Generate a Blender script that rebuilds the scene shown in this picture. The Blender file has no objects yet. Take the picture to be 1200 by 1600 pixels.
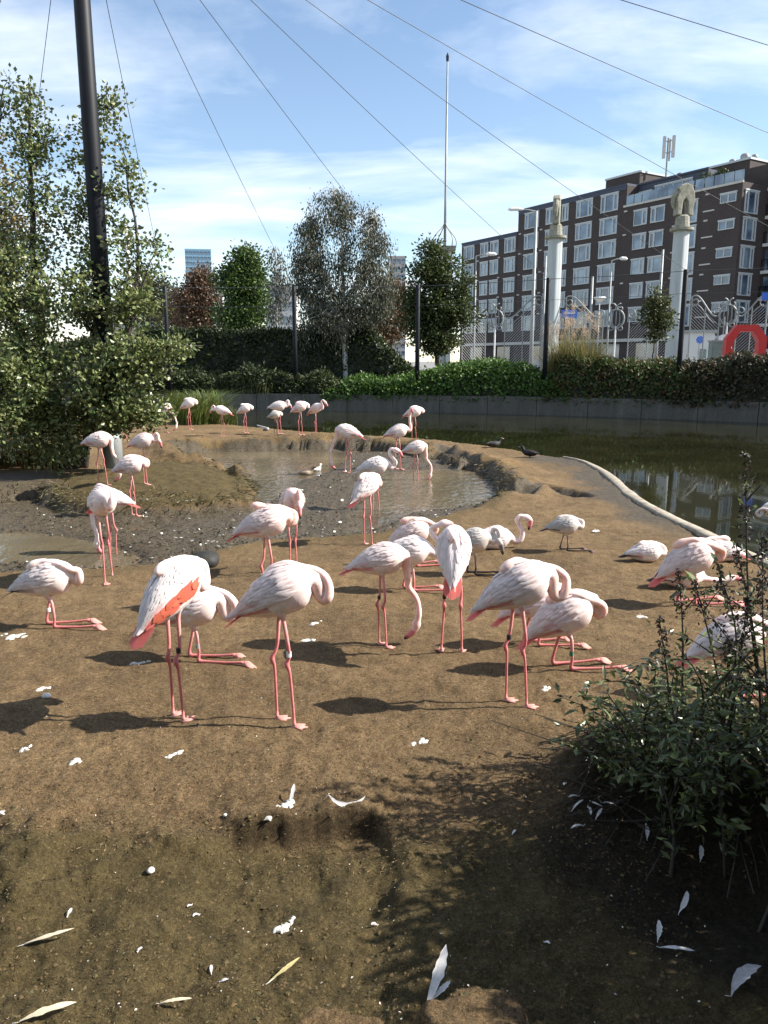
import bpy, math, random
import numpy as np
from mathutils import Vector

random.seed(7)
rng = np.random.default_rng(11)
scene = bpy.context.scene
col = scene.collection
R = math.radians

# ------------------------------------------------------------------ camera
CAM_H = 2.2
PITCH = math.atan(235 / 1200)
cam_data = bpy.data.cameras.new("camera")
cam = bpy.data.objects.new("camera", cam_data)
col.objects.link(cam)
cam.location = (0, 0, CAM_H)
cam.rotation_euler = (math.pi / 2 - PITCH, 0, 0)
cam_data.sensor_fit = 'VERTICAL'
cam_data.angle = 2 * math.atan(800 / 1200)
cam_data.clip_start = 0.05
cam_data.clip_end = 6000
scene.camera = cam
scene.render.resolution_x, scene.render.resolution_y = 768, 1024

# ------------------------------------------------------------------ sky and sun
SUN_EL, SUN_AZ = R(38), R(0.5)          # azimuth measured from +X (right) towards +Y (away)
world = bpy.data.worlds.new("World")
scene.world = world
world.use_nodes = True


def build_world():
    nt = world.node_tree
    nt.nodes.clear()
    N = nt.nodes.new
    L = nt.links.new
    out = N('ShaderNodeOutputWorld')
    bg = N('ShaderNodeBackground')
    bg.inputs['Strength'].default_value = 0.10
    sky = N('ShaderNodeTexSky')
    sky.sky_type = 'NISHITA'
    sky.sun_disc = False
    sky.sun_elevation = SUN_EL
    sky.sun_rotation = math.pi / 2 - SUN_AZ
    sky.altitude = 0
    sky.air_density = 1.0
    sky.dust_density = 0.15
    sky.ozone_density = 0.7
    tc = N('ShaderNodeTexCoord')
    sep = N('ShaderNodeSeparateXYZ')
    L(tc.outputs['Generated'], sep.inputs[0])
    zz = N('ShaderNodeMath'); zz.operation = 'MAXIMUM'; zz.inputs[1].default_value = 0.0
    L(sep.outputs['Z'], zz.inputs[0])
    za = N('ShaderNodeMath'); za.operation = 'ADD'; za.inputs[1].default_value = 0.16
    L(zz.outputs[0], za.inputs[0])
    dx = N('ShaderNodeMath'); dx.operation = 'DIVIDE'
    dy = N('ShaderNodeMath'); dy.operation = 'DIVIDE'
    L(sep.outputs['X'], dx.inputs[0]); L(za.outputs[0], dx.inputs[1])
    L(sep.outputs['Y'], dy.inputs[0]); L(za.outputs[0], dy.inputs[1])
    comb = N('ShaderNodeCombineXYZ')
    L(dx.outputs[0], comb.inputs['X']); L(dy.outputs[0], comb.inputs['Y'])
    mp = N('ShaderNodeMapping')
    mp.inputs['Rotation'].default_value = (0, 0, R(-24))
    mp.inputs['Scale'].default_value = (0.62, 1.25, 1)
    mp.inputs['Location'].default_value = (3.1, 0.4, 0)
    L(comb.outputs[0], mp.inputs[0])
    n1 = N('ShaderNodeTexNoise')
    n1.inputs['Scale'].default_value = 1.35
    n1.inputs['Detail'].default_value = 8
    n1.inputs['Roughness'].default_value = 0.56
    n1.inputs['Distortion'].default_value = 0.5
    L(mp.outputs[0], n1.inputs['Vector'])
    cr = N('ShaderNodeValToRGB')
    cr.color_ramp.elements[0].position = 0.42
    cr.color_ramp.elements[0].color = (0, 0, 0, 1)
    cr.color_ramp.elements[1].position = 0.74
    cr.color_ramp.elements[1].color = (0.92, 0.92, 0.92, 1)
    L(n1.outputs[0], cr.inputs[0])
    n2 = N('ShaderNodeTexNoise')
    n2.inputs['Scale'].default_value = 5.0
    n2.inputs['Detail'].default_value = 6
    n2.inputs['Roughness'].default_value = 0.6
    mp2 = N('ShaderNodeMapping')
    mp2.inputs['Rotation'].default_value = (0, 0, R(-18))
    mp2.inputs['Scale'].default_value = (0.35, 1.3, 1)
    L(comb.outputs[0], mp2.inputs[0]); L(mp2.outputs[0], n2.inputs['Vector'])
    cr2 = N('ShaderNodeValToRGB')
    cr2.color_ramp.elements[0].position = 0.35
    cr2.color_ramp.elements[0].color = (0.55, 0.55, 0.55, 1)
    cr2.color_ramp.elements[1].position = 0.65
    cr2.color_ramp.elements[1].color = (1, 1, 1, 1)
    L(n2.outputs[0], cr2.inputs[0])
    mul = N('ShaderNodeMath'); mul.operation = 'MULTIPLY'
    L(cr.outputs[0], mul.inputs[0]); L(cr2.outputs[0], mul.inputs[1])
    mix = N('ShaderNodeMixRGB')
    mix.inputs['Color2'].default_value = (7.0, 7.3, 7.7, 1)
    L(mul.outputs[0], mix.inputs['Fac']); L(sky.outputs[0], mix.inputs['Color1'])
    L(mix.outputs[0], bg.inputs['Color'])
    L(bg.outputs[0], out.inputs['Surface'])


build_world()
sun_data = bpy.data.lights.new("sun", 'SUN')
sun_data.energy = 5.0
sun_data.angle = R(0.53)
sun_data.color = (1.0, 0.94, 0.86)
sun = bpy.data.objects.new("sun", sun_data)
col.objects.link(sun)
sun_dir = Vector((math.cos(SUN_EL) * math.cos(SUN_AZ), math.cos(SUN_EL) * math.sin(SUN_AZ), math.sin(SUN_EL)))
sun.rotation_euler = sun_dir.to_track_quat('Z', 'Y').to_euler()
sun.location = (20, 5, 25)

scene.view_settings.view_transform = 'Standard'
scene.view_settings.look = 'None'
scene.view_settings.exposure = 1.08
scene.view_settings.gamma = 1.0
scene.view_settings.use_curve_mapping = False
scene.cycles.max_bounces = 6
scene.cycles.transparent_max_bounces = 6
scene.cycles.use_denoising = True
scene.cycles.caustics_reflective = False
scene.cycles.caustics_refractive = False


# ------------------------------------------------------------------ helpers
def ray(px, py):
    dx, dy = (px - 600) / 1200, (800 - py) / 1200
    c, s = math.cos(PITCH), math.sin(PITCH)
    return np.array([dx, c + dy * s, -s + dy * c])


def G(px, py, z=0.0):
    """surveyed point of the photograph on the level z"""
    d = ray(px, py)
    return d * ((z - CAM_H) / d[2]) + np.array([0, 0, CAM_H])


def at(px, py, Y):
    """surveyed point of the photograph at the distance Y"""
    d = ray(px, py)
    return d * (Y / d[1]) + np.array([0, 0, CAM_H])


def tag(o, label=None, cat=None, group=None, kind=None):
    if label: o['label'] = label
    if cat: o['category'] = cat
    if group: o['group'] = group
    if kind: o['kind'] = kind
    return o


def empty(name, loc=(0, 0, 0), rz=0.0):
    o = bpy.data.objects.new(name, None)
    o.empty_display_size = 0.2
    o.location = loc
    o.rotation_euler = (0, 0, rz)
    col.objects.link(o)
    return o


def link_mesh(name, me, mat=None, parent=None):
    if mat is not None and not me.materials:
        me.materials.append(mat)
    o = bpy.data.objects.new(name, me)
    col.objects.link(o)
    if parent is not None:
        o.parent = parent
    return o


class MB:
    """collects vertices, faces and vertex colours for one mesh"""
    def __init__(self):
        self.v, self.f, self.c, self.n = [], [], [], 0

    def add(self, v, f, c=(1, 1, 1)):
        v = np.asarray(v, float).reshape(-1, 3)
        c = np.asarray(c, float)
        if c.ndim == 1:
            c = np.tile(c[:3], (len(v), 1))
        self.v.append(v); self.c.append(c[:, :3])
        if isinstance(f, np.ndarray):
            self.f.extend((f + self.n).tolist())
        else:
            k = self.n
            self.f.extend([[i + k for i in q] for q in f])
        self.n += len(v)
        return self

    def box(self, lo, hi, c=(1, 1, 1)):
        x0, y0, z0 = lo; x1, y1, z1 = hi
        v = [(x0, y0, z0), (x1, y0, z0), (x1, y1, z0), (x0, y1, z0), (x0, y0, z1), (x1, y0, z1), (x1, y1, z1), (x0, y1, z1)]
        return self.add(v, [(0, 3, 2, 1), (4, 5, 6, 7), (0, 1, 5, 4), (1, 2, 6, 5), (2, 3, 7, 6), (3, 0, 4, 7)], c)

    def tube(self, pts, rad, n=8, c=(1, 1, 1), cap=True, side=None, flat=None):
        pts = np.asarray(pts, float); m = len(pts)
        rad = np.broadcast_to(np.asarray(rad, float), (m,)) if np.ndim(rad) < 2 else np.asarray(rad, float)
        T = np.gradient(pts, axis=0)
        T /= np.linalg.norm(T, axis=1)[:, None] + 1e-9
        s = np.array(side if side is not None else ((0, 1, 0) if abs(T[0][1]) < .9 else (1, 0, 0)), float)
        a = np.linspace(0, 2 * math.pi, n, endpoint=False)
        V = np.zeros((m, n, 3))
        for i in range(m):
            s = s - T[i] * np.dot(s, T[i]); s /= np.linalg.norm(s) + 1e-9
            u = np.cross(T[i], s)
            if rad.ndim == 2: w, h = rad[i]
            else: w = h = rad[i]
            V[i] = pts[i] + np.outer(np.cos(a) * w, s) + np.outer(np.sin(a) * h, u)
        i, j = np.meshgrid(np.arange(m - 1), np.arange(n), indexing='ij')
        i, j = i.ravel(), j.ravel(); k = (j + 1) % n
        F = np.stack([i * n + j, i * n + k, (i + 1) * n + k, (i + 1) * n + j], 1).tolist()
        if cap:
            F.append(list(range(n))[::-1]); F.append([(m - 1) * n + q for q in range(n)])
        c = np.asarray(c, float)
        if c.ndim == 2:
            c = np.repeat(c, n, axis=0)
        return self.add(V.reshape(-1, 3), F, c)

    def mesh(self, name, smooth=True):
        me = bpy.data.meshes.new(name)
        v = np.concatenate(self.v)
        me.from_pydata(v.tolist(), [], self.f)
        cc = np.ones((len(v), 4)); cc[:, :3] = np.concatenate(self.c)
        ca = me.color_attributes.new('Col', 'FLOAT_COLOR', 'POINT')
        ca.data.foreach_set('color', cc.ravel())
        if smooth:
            me.polygons.foreach_set('use_smooth', np.ones(len(me.polygons), bool))
        me.update()
        return me

    def build(self, name, mat, parent=None, smooth=False):
        return link_mesh(name, self.mesh(name, smooth), mat, parent)


def catmull(P, step=0.02):
    P = np.asarray(P, float)
    Q = np.vstack([2 * P[0] - P[1], P, 2 * P[-1] - P[-2]])
    out = []
    for i in range(1, len(Q) - 2):
        a, b, c, d = Q[i - 1], Q[i], Q[i + 1], Q[i + 2]
        k = max(2, int(np.linalg.norm(c - b) / step))
        for t in np.linspace(0, 1, k, endpoint=False):
            out.append(.5 * ((2 * b) + (c - a) * t + (2 * a - 5 * b + 4 * c - d) * t * t + (-a + 3 * b - 3 * c + d) * t ** 3))
    out.append(P[-1])
    return np.array(out)


def smooth(a, b, x):
    t = np.clip((x - a) / (b - a), 0, 1)
    return t * t * (3 - 2 * t)


_perm = np.random.default_rng(5).random((256, 256))


def vnoise(x, y):
    x = np.asarray(x, float); y = np.asarray(y, float)
    xi, yi = np.floor(x).astype(int), np.floor(y).astype(int)
    fx, fy = x - xi, y - yi
    fx = fx * fx * (3 - 2 * fx); fy = fy * fy * (3 - 2 * fy)
    a = _perm[xi & 255, yi & 255]; b = _perm[(xi + 1) & 255, yi & 255]
    c = _perm[xi & 255, (yi + 1) & 255]; d = _perm[(xi + 1) & 255, (yi + 1) & 255]
    return (a * (1 - fx) + b * fx) * (1 - fy) + (c * (1 - fx) + d * fx) * fy - .5


def fbm(x, y, oct=4):
    s, a = 0, 1.0
    for k in range(oct):
        s = s + a * vnoise(x * 2 ** k + 17.3 * k, y * 2 ** k - 9.1 * k); a *= .5
    return s


def poly_sd(x, y, P):
    """signed distance to polygon, negative inside"""
    x = np.asarray(x, float); y = np.asarray(y, float)
    d2 = np.full(x.shape, 1e18); inside = np.zeros(x.shape, bool)
    n = len(P)
    for i in range(n):
        ax, ay = P[i][:2]; bx, by = P[(i + 1) % n][:2]
        ex, ey = bx - ax, by - ay
        t = np.clip(((x - ax) * ex + (y - ay) * ey) / (ex * ex + ey * ey + 1e-12), 0, 1)
        d2 = np.minimum(d2, (x - ax - t * ex) ** 2 + (y - ay - t * ey) ** 2)
        cond = (ay > y) != (by > y)
        xx = (bx - ax) * (y - ay) / ((by - ay) if by != ay else 1e-12) + ax
        inside ^= cond & (x < xx)
    d = np.sqrt(d2)
    return np.where(inside, -d, d)


def seg_d(x, y, P):
    d2 = np.full(np.shape(x), 1e18)
    for (ax, ay, *_), (bx, by, *_) in zip(P[:-1], P[1:]):
        ex, ey = bx - ax, by - ay
        t = np.clip(((x - ax) * ex + (y - ay) * ey) / (ex * ex + ey * ey + 1e-12), 0, 1)
        d2 = np.minimum(d2, (x - ax - t * ex) ** 2 + (y - ay - t * ey) ** 2)
    return np.sqrt(d2)


# ------------------------------------------------------------------ materials
def new_mat(name):
    m = bpy.data.materials.new(name)
    m.use_nodes = True
    nt = m.node_tree
    b = nt.nodes['Principled BSDF']
    return m, nt, b


def noise_node(nt, scale, detail=4, rough=.55, coord='Object', vec=None, stretch=None, dist=0.0):
    n = nt.nodes.new('ShaderNodeTexNoise')
    n.inputs['Scale'].default_value = scale
    n.inputs['Detail'].default_value = detail
    n.inputs['Roughness'].default_value = rough
    n.inputs['Distortion'].default_value = dist
    tc = nt.nodes.new('ShaderNodeTexCoord')
    src = tc.outputs[coord]
    if stretch:
        mp = nt.nodes.new('ShaderNodeMapping')
        mp.inputs['Scale'].default_value = stretch
        nt.links.new(src, mp.inputs[0]); src = mp.outputs[0]
    nt.links.new(src, n.inputs['Vector'])
    return n


def ramp(nt, src, stops):
    r = nt.nodes.new('ShaderNodeValToRGB')
    e = r.color_ramp.elements
    while len(e) < len(stops): e.new(0.5)
    for k, (p, c) in enumerate(stops):
        e[k].position = p
        e[k].color = (*c, 1) if len(c) == 3 else c
    nt.links.new(src, r.inputs[0])
    return r


def mixc(nt, fac, a, b, mode='MIX'):
    m = nt.nodes.new('ShaderNodeMixRGB')
    m.blend_type = mode
    for s, k in ((fac, 'Fac'), (a, 'Color1'), (b, 'Color2')):
        if isinstance(s, (int, float)): m.inputs[k].default_value = s if k == 'Fac' else (s, s, s, 1)
        elif isinstance(s, tuple): m.inputs[k].default_value = (*s, 1)
        else: nt.links.new(s, m.inputs[k])
    return m.outputs[0]


def add_bump(nt, b, src, strength=.4, dist=.02, prev=None):
    bp = nt.nodes.new('ShaderNodeBump')
    bp.inputs['Strength'].default_value = strength
    bp.inputs['Distance'].default_value = dist
    nt.links.new(src, bp.inputs['Height'])
    if prev is not None: nt.links.new(prev, bp.inputs['Normal'])
    nt.links.new(bp.outputs[0], b.inputs['Normal'])
    return bp.outputs[0]


def plain(name, c, rough=.6, var=.25, scale=6, metallic=0.0, bump=0.0, spec=.4, stretch=None):
    m, nt, b = new_mat(name)
    n = noise_node(nt, scale, 5, .6, stretch=stretch)
    r = ramp(nt, n.outputs[0], [(.3, tuple(x * (1 - var) for x in c)), (.7, tuple(min(1, x * (1 + var)) for x in c))])
    nt.links.new(r.outputs[0], b.inputs['Base Color'])
    b.inputs['Roughness'].default_value = rough
    b.inputs['Metallic'].default_value = metallic
    b.inputs['Specular IOR Level'].default_value = spec
    if bump: add_bump(nt, b, n.outputs[0], bump, .02)
    return m


def attr_mat(name, rough=.7, spec=.25, trans=0.0, bump=None, var=.12, vscale=30, sheen=0.0):
    """colour from the mesh attribute, broken up by noise; optional translucency for leaves"""
    m, nt, b = new_mat(name)
    a = nt.nodes.new('ShaderNodeVertexColor'); a.layer_name = 'Col'
    n = noise_node(nt, vscale, 4, .6)
    r = ramp(nt, n.outputs[0], [(.3, (1 - var,) * 3), (.7, (1 + var,) * 3)])
    c = mixc(nt, 1.0, a.outputs[0], r.outputs[0], 'MULTIPLY')
    nt.links.new(c, b.inputs['Base Color'])
    b.inputs['Roughness'].default_value = rough
    b.inputs['Specular IOR Level'].default_value = spec
    if sheen: b.inputs['Sheen Weight'].default_value = sheen
    if bump: add_bump(nt, b, noise_node(nt, bump[0], 4, .6, stretch=bump[3] if len(bump) > 3 else None).outputs[0], bump[1], bump[2])
    if trans:
        t = nt.nodes.new('ShaderNodeBsdfTranslucent')
        nt.links.new(c, t.inputs['Color'])
        mx = nt.nodes.new('ShaderNodeMixShader'); mx.inputs[0].default_value = trans
        nt.links.new(b.outputs[0], mx.inputs[1]); nt.links.new(t.outputs[0], mx.inputs[2])
        nt.links.new(mx.outputs[0], nt.nodes['Material Output'].inputs['Surface'])
    return m


M = {}
M['leaf'] = attr_mat('leaf', .5, .35, .22, vscale=8)
M['leaf_gloss'] = attr_mat('glossy_leaf', .38, .5, .2, vscale=8)
M['bark'] = plain('bark', (.055, .045, .035), .9, .4, 14, bump=.8, stretch=(1, 1, .25))
M['birch_bark'] = plain('birch_bark', (.42, .42, .40), .8, .45, 9, bump=.3, stretch=(1, 1, 2.5))
M['plumage'] = attr_mat('plumage', .75, .15, .32, (130, .35, .004, (1, 1, 1)), .10, 14, .1)
M['skin'] = attr_mat('bird_skin', .6, .25, 0, (110, .3, .005), .12, 22)
M['skin'].node_tree.nodes['Principled BSDF'].inputs['Subsurface Weight'].default_value = .3
M['skin'].node_tree.nodes['Principled BSDF'].inputs['Subsurface Scale'].default_value = .035
M['black_paint'] = plain('black_paint', (.006, .007, .010), .55, .2, 5, spec=.25)
M['cable'] = plain('cable_steel', (.06, .065, .07), .5, .2, 5)
M['white_paint'] = plain('white_paint', (.72, .72, .70), .55, .1, 3)
M['grey_metal'] = plain('grey_metal', (.27, .285, .28), .55, .15, 3, metallic=.3)
M['column'] = plain('column_render', (.42, .45, .45), .6, .12, 2.5, bump=.1, stretch=(1, 1, .2))
M['stone'] = plain('weathered_stone', (.26, .25, .20), .9, .35, 6, bump=.5)
M['red_paint'] = plain('red_paint', (.55, .02, .018), .4, .1, 3, spec=.5)
M['blue_sign'] = plain('blue_sign', (.02, .12, .55), .4, .1, 3)
M['green_box'] = plain('green_grey_paint', (.16, .21, .19), .6, .15, 4)
M['litter'] = attr_mat('litter', .9, .1, 0, vscale=60)
M['feather'] = attr_mat('shed_feather', .8, .1, .15, vscale=60)


def wall_concrete():
    m, nt, b = new_mat('stained_concrete')
    n = noise_node(nt, 3.0, 6, .65, stretch=(1, 1, .15))
    n2 = noise_node(nt, 14, 4, .6)
    c = ramp(nt, n.outputs[0], [(.3, (.055, .052, .042)), (.55, (.10, .096, .082)), (.75, (.17, .165, .145))])
    c = mixc(nt, .35, c.outputs[0], ramp(nt, n2.outputs[0], [(.3, (.05, .05, .04)), (.7, (.17, .165, .15))]).outputs[0])
    nt.links.new(c, b.inputs['Base Color']); b.inputs['Roughness'].default_value = .9
    add_bump(nt, b, n2.outputs[0], .3, .02)
    return m


M['concrete'] = wall_concrete()


def kerb_mat():
    m, nt, b = new_mat('pale_kerb_concrete')
    n = noise_node(nt, 9, 6, .7)
    c = ramp(nt, n.outputs[0], [(.28, (.13, .10, .07)), (.5, (.29, .25, .19)), (.75, (.40, .36, .30))])
    nt.links.new(c.outputs[0], b.inputs['Base Color']); b.inputs['Roughness'].default_value = .9
    add_bump(nt, b, n.outputs[0], .5, .02)
    return m


M['kerb'] = kerb_mat()


def ground_mat():
    m, nt, b = new_mat('trodden_earth')
    at_ = {}
    for k in ('mud', 'algae', 'soil_shade'):
        a = nt.nodes.new('ShaderNodeAttribute'); a.attribute_name = k; at_[k] = a.outputs['Fac']
    big = noise_node(nt, .9, 4, .6)
    mid = noise_node(nt, 7, 5, .65)
    fine = noise_node(nt, 45, 5, .7, dist=.6)
    fib = noise_node(nt, 95, 4, .75, stretch=(1, .45, 1), dist=2.2)
    sand = ramp(nt, fine.outputs[0], [(.30, (.030, .020, .010)), (.43, (.112, .075, .039)), (.57, (.190, .132, .070)), (.74, (.36, .268, .16))])
    s2 = mixc(nt, .5, sand.outputs[0], ramp(nt, mid.outputs[0], [(.3, (.085, .057, .029)), (.5, (.158, .108, .057)), (.72, (.24, .171, .095))]).outputs[0])
    s3 = mixc(nt, .55, s2, ramp(nt, big.outputs[0], [(.32, (.55, .53, .5)), (.68, (1.3, 1.26, 1.18))]).outputs[0], 'MULTIPLY')
    s3 = mixc(nt, .75, s3, ramp(nt, fib.outputs[0], [(.34, (.35, .32, .28)), (.5, (1, 1, 1)), (.68, (1.5, 1.45, 1.35))]).outputs[0], 'MULTIPLY')
    olive = ramp(nt, fine.outputs[0], [(.30, (.017, .013, .006)), (.48, (.062, .048, .021)), (.74, (.15, .118, .056))])
    olive = mixc(nt, .5, olive.outputs[0], ramp(nt, mid.outputs[0], [(.32, (.042, .031, .012)), (.68, (.135, .098, .040))]).outputs[0])
    mud = ramp(nt, fine.outputs[0], [(.3, (.020, .016, .010)), (.5, (.078, .062, .040)), (.66, (.14, .114, .076)), (.8, (.29, .25, .19))])
    soil_shade = ramp(nt, fine.outputs[0], [(.3, (.012, .010, .006)), (.7, (.05, .038, .022))])
    # uneven borders between the kinds of ground
    jit = ramp(nt, mid.outputs[0], [(.3, (0, 0, 0)), (.7, (1, 1, 1))])

    def edge(f):
        a = nt.nodes.new('ShaderNodeMath'); a.operation = 'MULTIPLY_ADD'
        nt.links.new(jit.outputs[0], a.inputs[0]); a.inputs[1].default_value = .6; a.inputs[2].default_value = -.3
        s = nt.nodes.new('ShaderNodeMath'); s.operation = 'ADD'
        nt.links.new(a.outputs[0], s.inputs[0]); nt.links.new(f, s.inputs[1])
        mr = nt.nodes.new('ShaderNodeMapRange'); mr.inputs[1].default_value = .25; mr.inputs[2].default_value = .75
        nt.links.new(s.outputs[0], mr.inputs[0])
        return mr.outputs[0]
    c = mixc(nt, edge(at_['algae']), s3, olive)
    c = mixc(nt, edge(at_['mud']), c, mud.outputs[0])
    c = mixc(nt, at_['soil_shade'], c, soil_shade.outputs[0])
    grit = noise_node(nt, 80, 5, .8, dist=1.6)
    c = mixc(nt, .8, c, ramp(nt, grit.outputs[0], [(.36, (.28, .26, .23)), (.5, (1.05, 1.05, 1.05)), (.64, (1.9, 1.85, 1.75))]).outputs[0], 'MULTIPLY')
    nt.links.new(c, b.inputs['Base Color'])
    rr = nt.nodes.new('ShaderNodeMapRange'); rr.inputs[3].default_value = .95; rr.inputs[4].default_value = .42
    nt.links.new(at_['mud'], rr.inputs[0]); nt.links.new(rr.outputs[0], b.inputs['Roughness'])
    b.inputs['Specular IOR Level'].default_value = .2
    n1 = add_bump(nt, b, mid.outputs[0], .5, .05)
    n2 = add_bump(nt, b, fine.outputs[0], .75, .018, n1)
    n3 = add_bump(nt, b, fib.outputs[0], .6, .010, n2)
    add_bump(nt, b, grit.outputs[0], .8, .014, n3)
    return m


M['ground'] = ground_mat()


def water_mat(name, c, rough, bump, scale, stretch=None, spec=.5):
    m, nt, b = new_mat(name)
    b.inputs['Base Color'].default_value = (*c, 1)
    b.inputs['Roughness'].default_value = rough
    b.inputs['IOR'].default_value = 1.33
    b.inputs['Specular IOR Level'].default_value = spec
    n = noise_node(nt, scale, 3, .5, stretch=stretch)
    n2 = noise_node(nt, .5, 3, .5)
    cc = ramp(nt, n2.outputs[0], [(.35, tuple(x * .7 for x in c)), (.65, tuple(x * 1.25 for x in c))])
    nt.links.new(cc.outputs[0], b.inputs['Base Color'])
    add_bump(nt, b, n.outputs[0], bump, .03)
    return m


M['moat'] = water_mat('murky_moat_water', (.019, .019, .008), .03, .045, 2.2, (1, .6, 1))
M['pool'] = water_mat('muddy_pool_water', (.125, .10, .062), .08, .6, 8, (1, .5, 1))

# ------------------------------------------------------------------ the island ground
def PX(lst, z=0.0):
    return [G(a, b, z)[:2] for a, b in lst]


KERB = PX([(880, 715), (892, 717), (914, 723), (940, 736), (960, 751), (978, 768), (1005, 787), (1050, 811), (1100, 834), (1160, 863), (1230, 896)])
ISLAND = [(-30, .3), (6.0, .3), (4.9, 4.0)] + KERB[::-1] + PX([(830, 709), (770, 697), (700, 689), (640, 684), (560, 679), (500, 675), (430, 670), (360, 664), (280, 655), (200, 650), (60, 648), (-500, 648)]) + [(-30, 25)]
POOL_Z = -.14
POOLS = [PX(p, POOL_Z) for p in (
    [(285, 710), (330, 704), (420, 704), (530, 706), (540, 716), (520, 732), (480, 745), (445, 765), (410, 788), (378, 797), (396, 772), (388, 754), (340, 736), (295, 724)],
    [(606, 742), (640, 736), (700, 735), (745, 745), (768, 765), (772, 778), (735, 790), (680, 796), (640, 801), (600, 822), (548, 832), (565, 805), (592, 782), (585, 760)],
    [(-40, 838), (60, 836), (150, 850), (212, 872), (196, 890), (130, 886), (60, 877), (-40, 882)])]
MUD = PX([(-60, 790), (60, 778), (100, 792), (200, 796), (390, 797), (420, 735), (300, 728), (280, 706), (420, 700), (540, 700), (620, 706), (700, 722), (760, 742), (785, 775), (745, 800), (665, 815), (605, 842), (520, 848), (425, 852), (345, 868), (285, 887), (180, 896), (90, 898), (-60, 908)], -.1)
MOUND = PX([(80, 762), (112, 742), (180, 731), (260, 722), (320, 727), (368, 741), (392, 760), (388, 776), (340, 784), (250, 788), (150, 789), (98, 784)], .05)
LEFTMUD = PX([(-400, 735), (60, 738), (110, 745), (95, 790), (-400, 800)])


CRACK = PX([(688, 706), (735, 722), (765, 742), (782, 768), (812, 772), (850, 764), (900, 772)])


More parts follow.
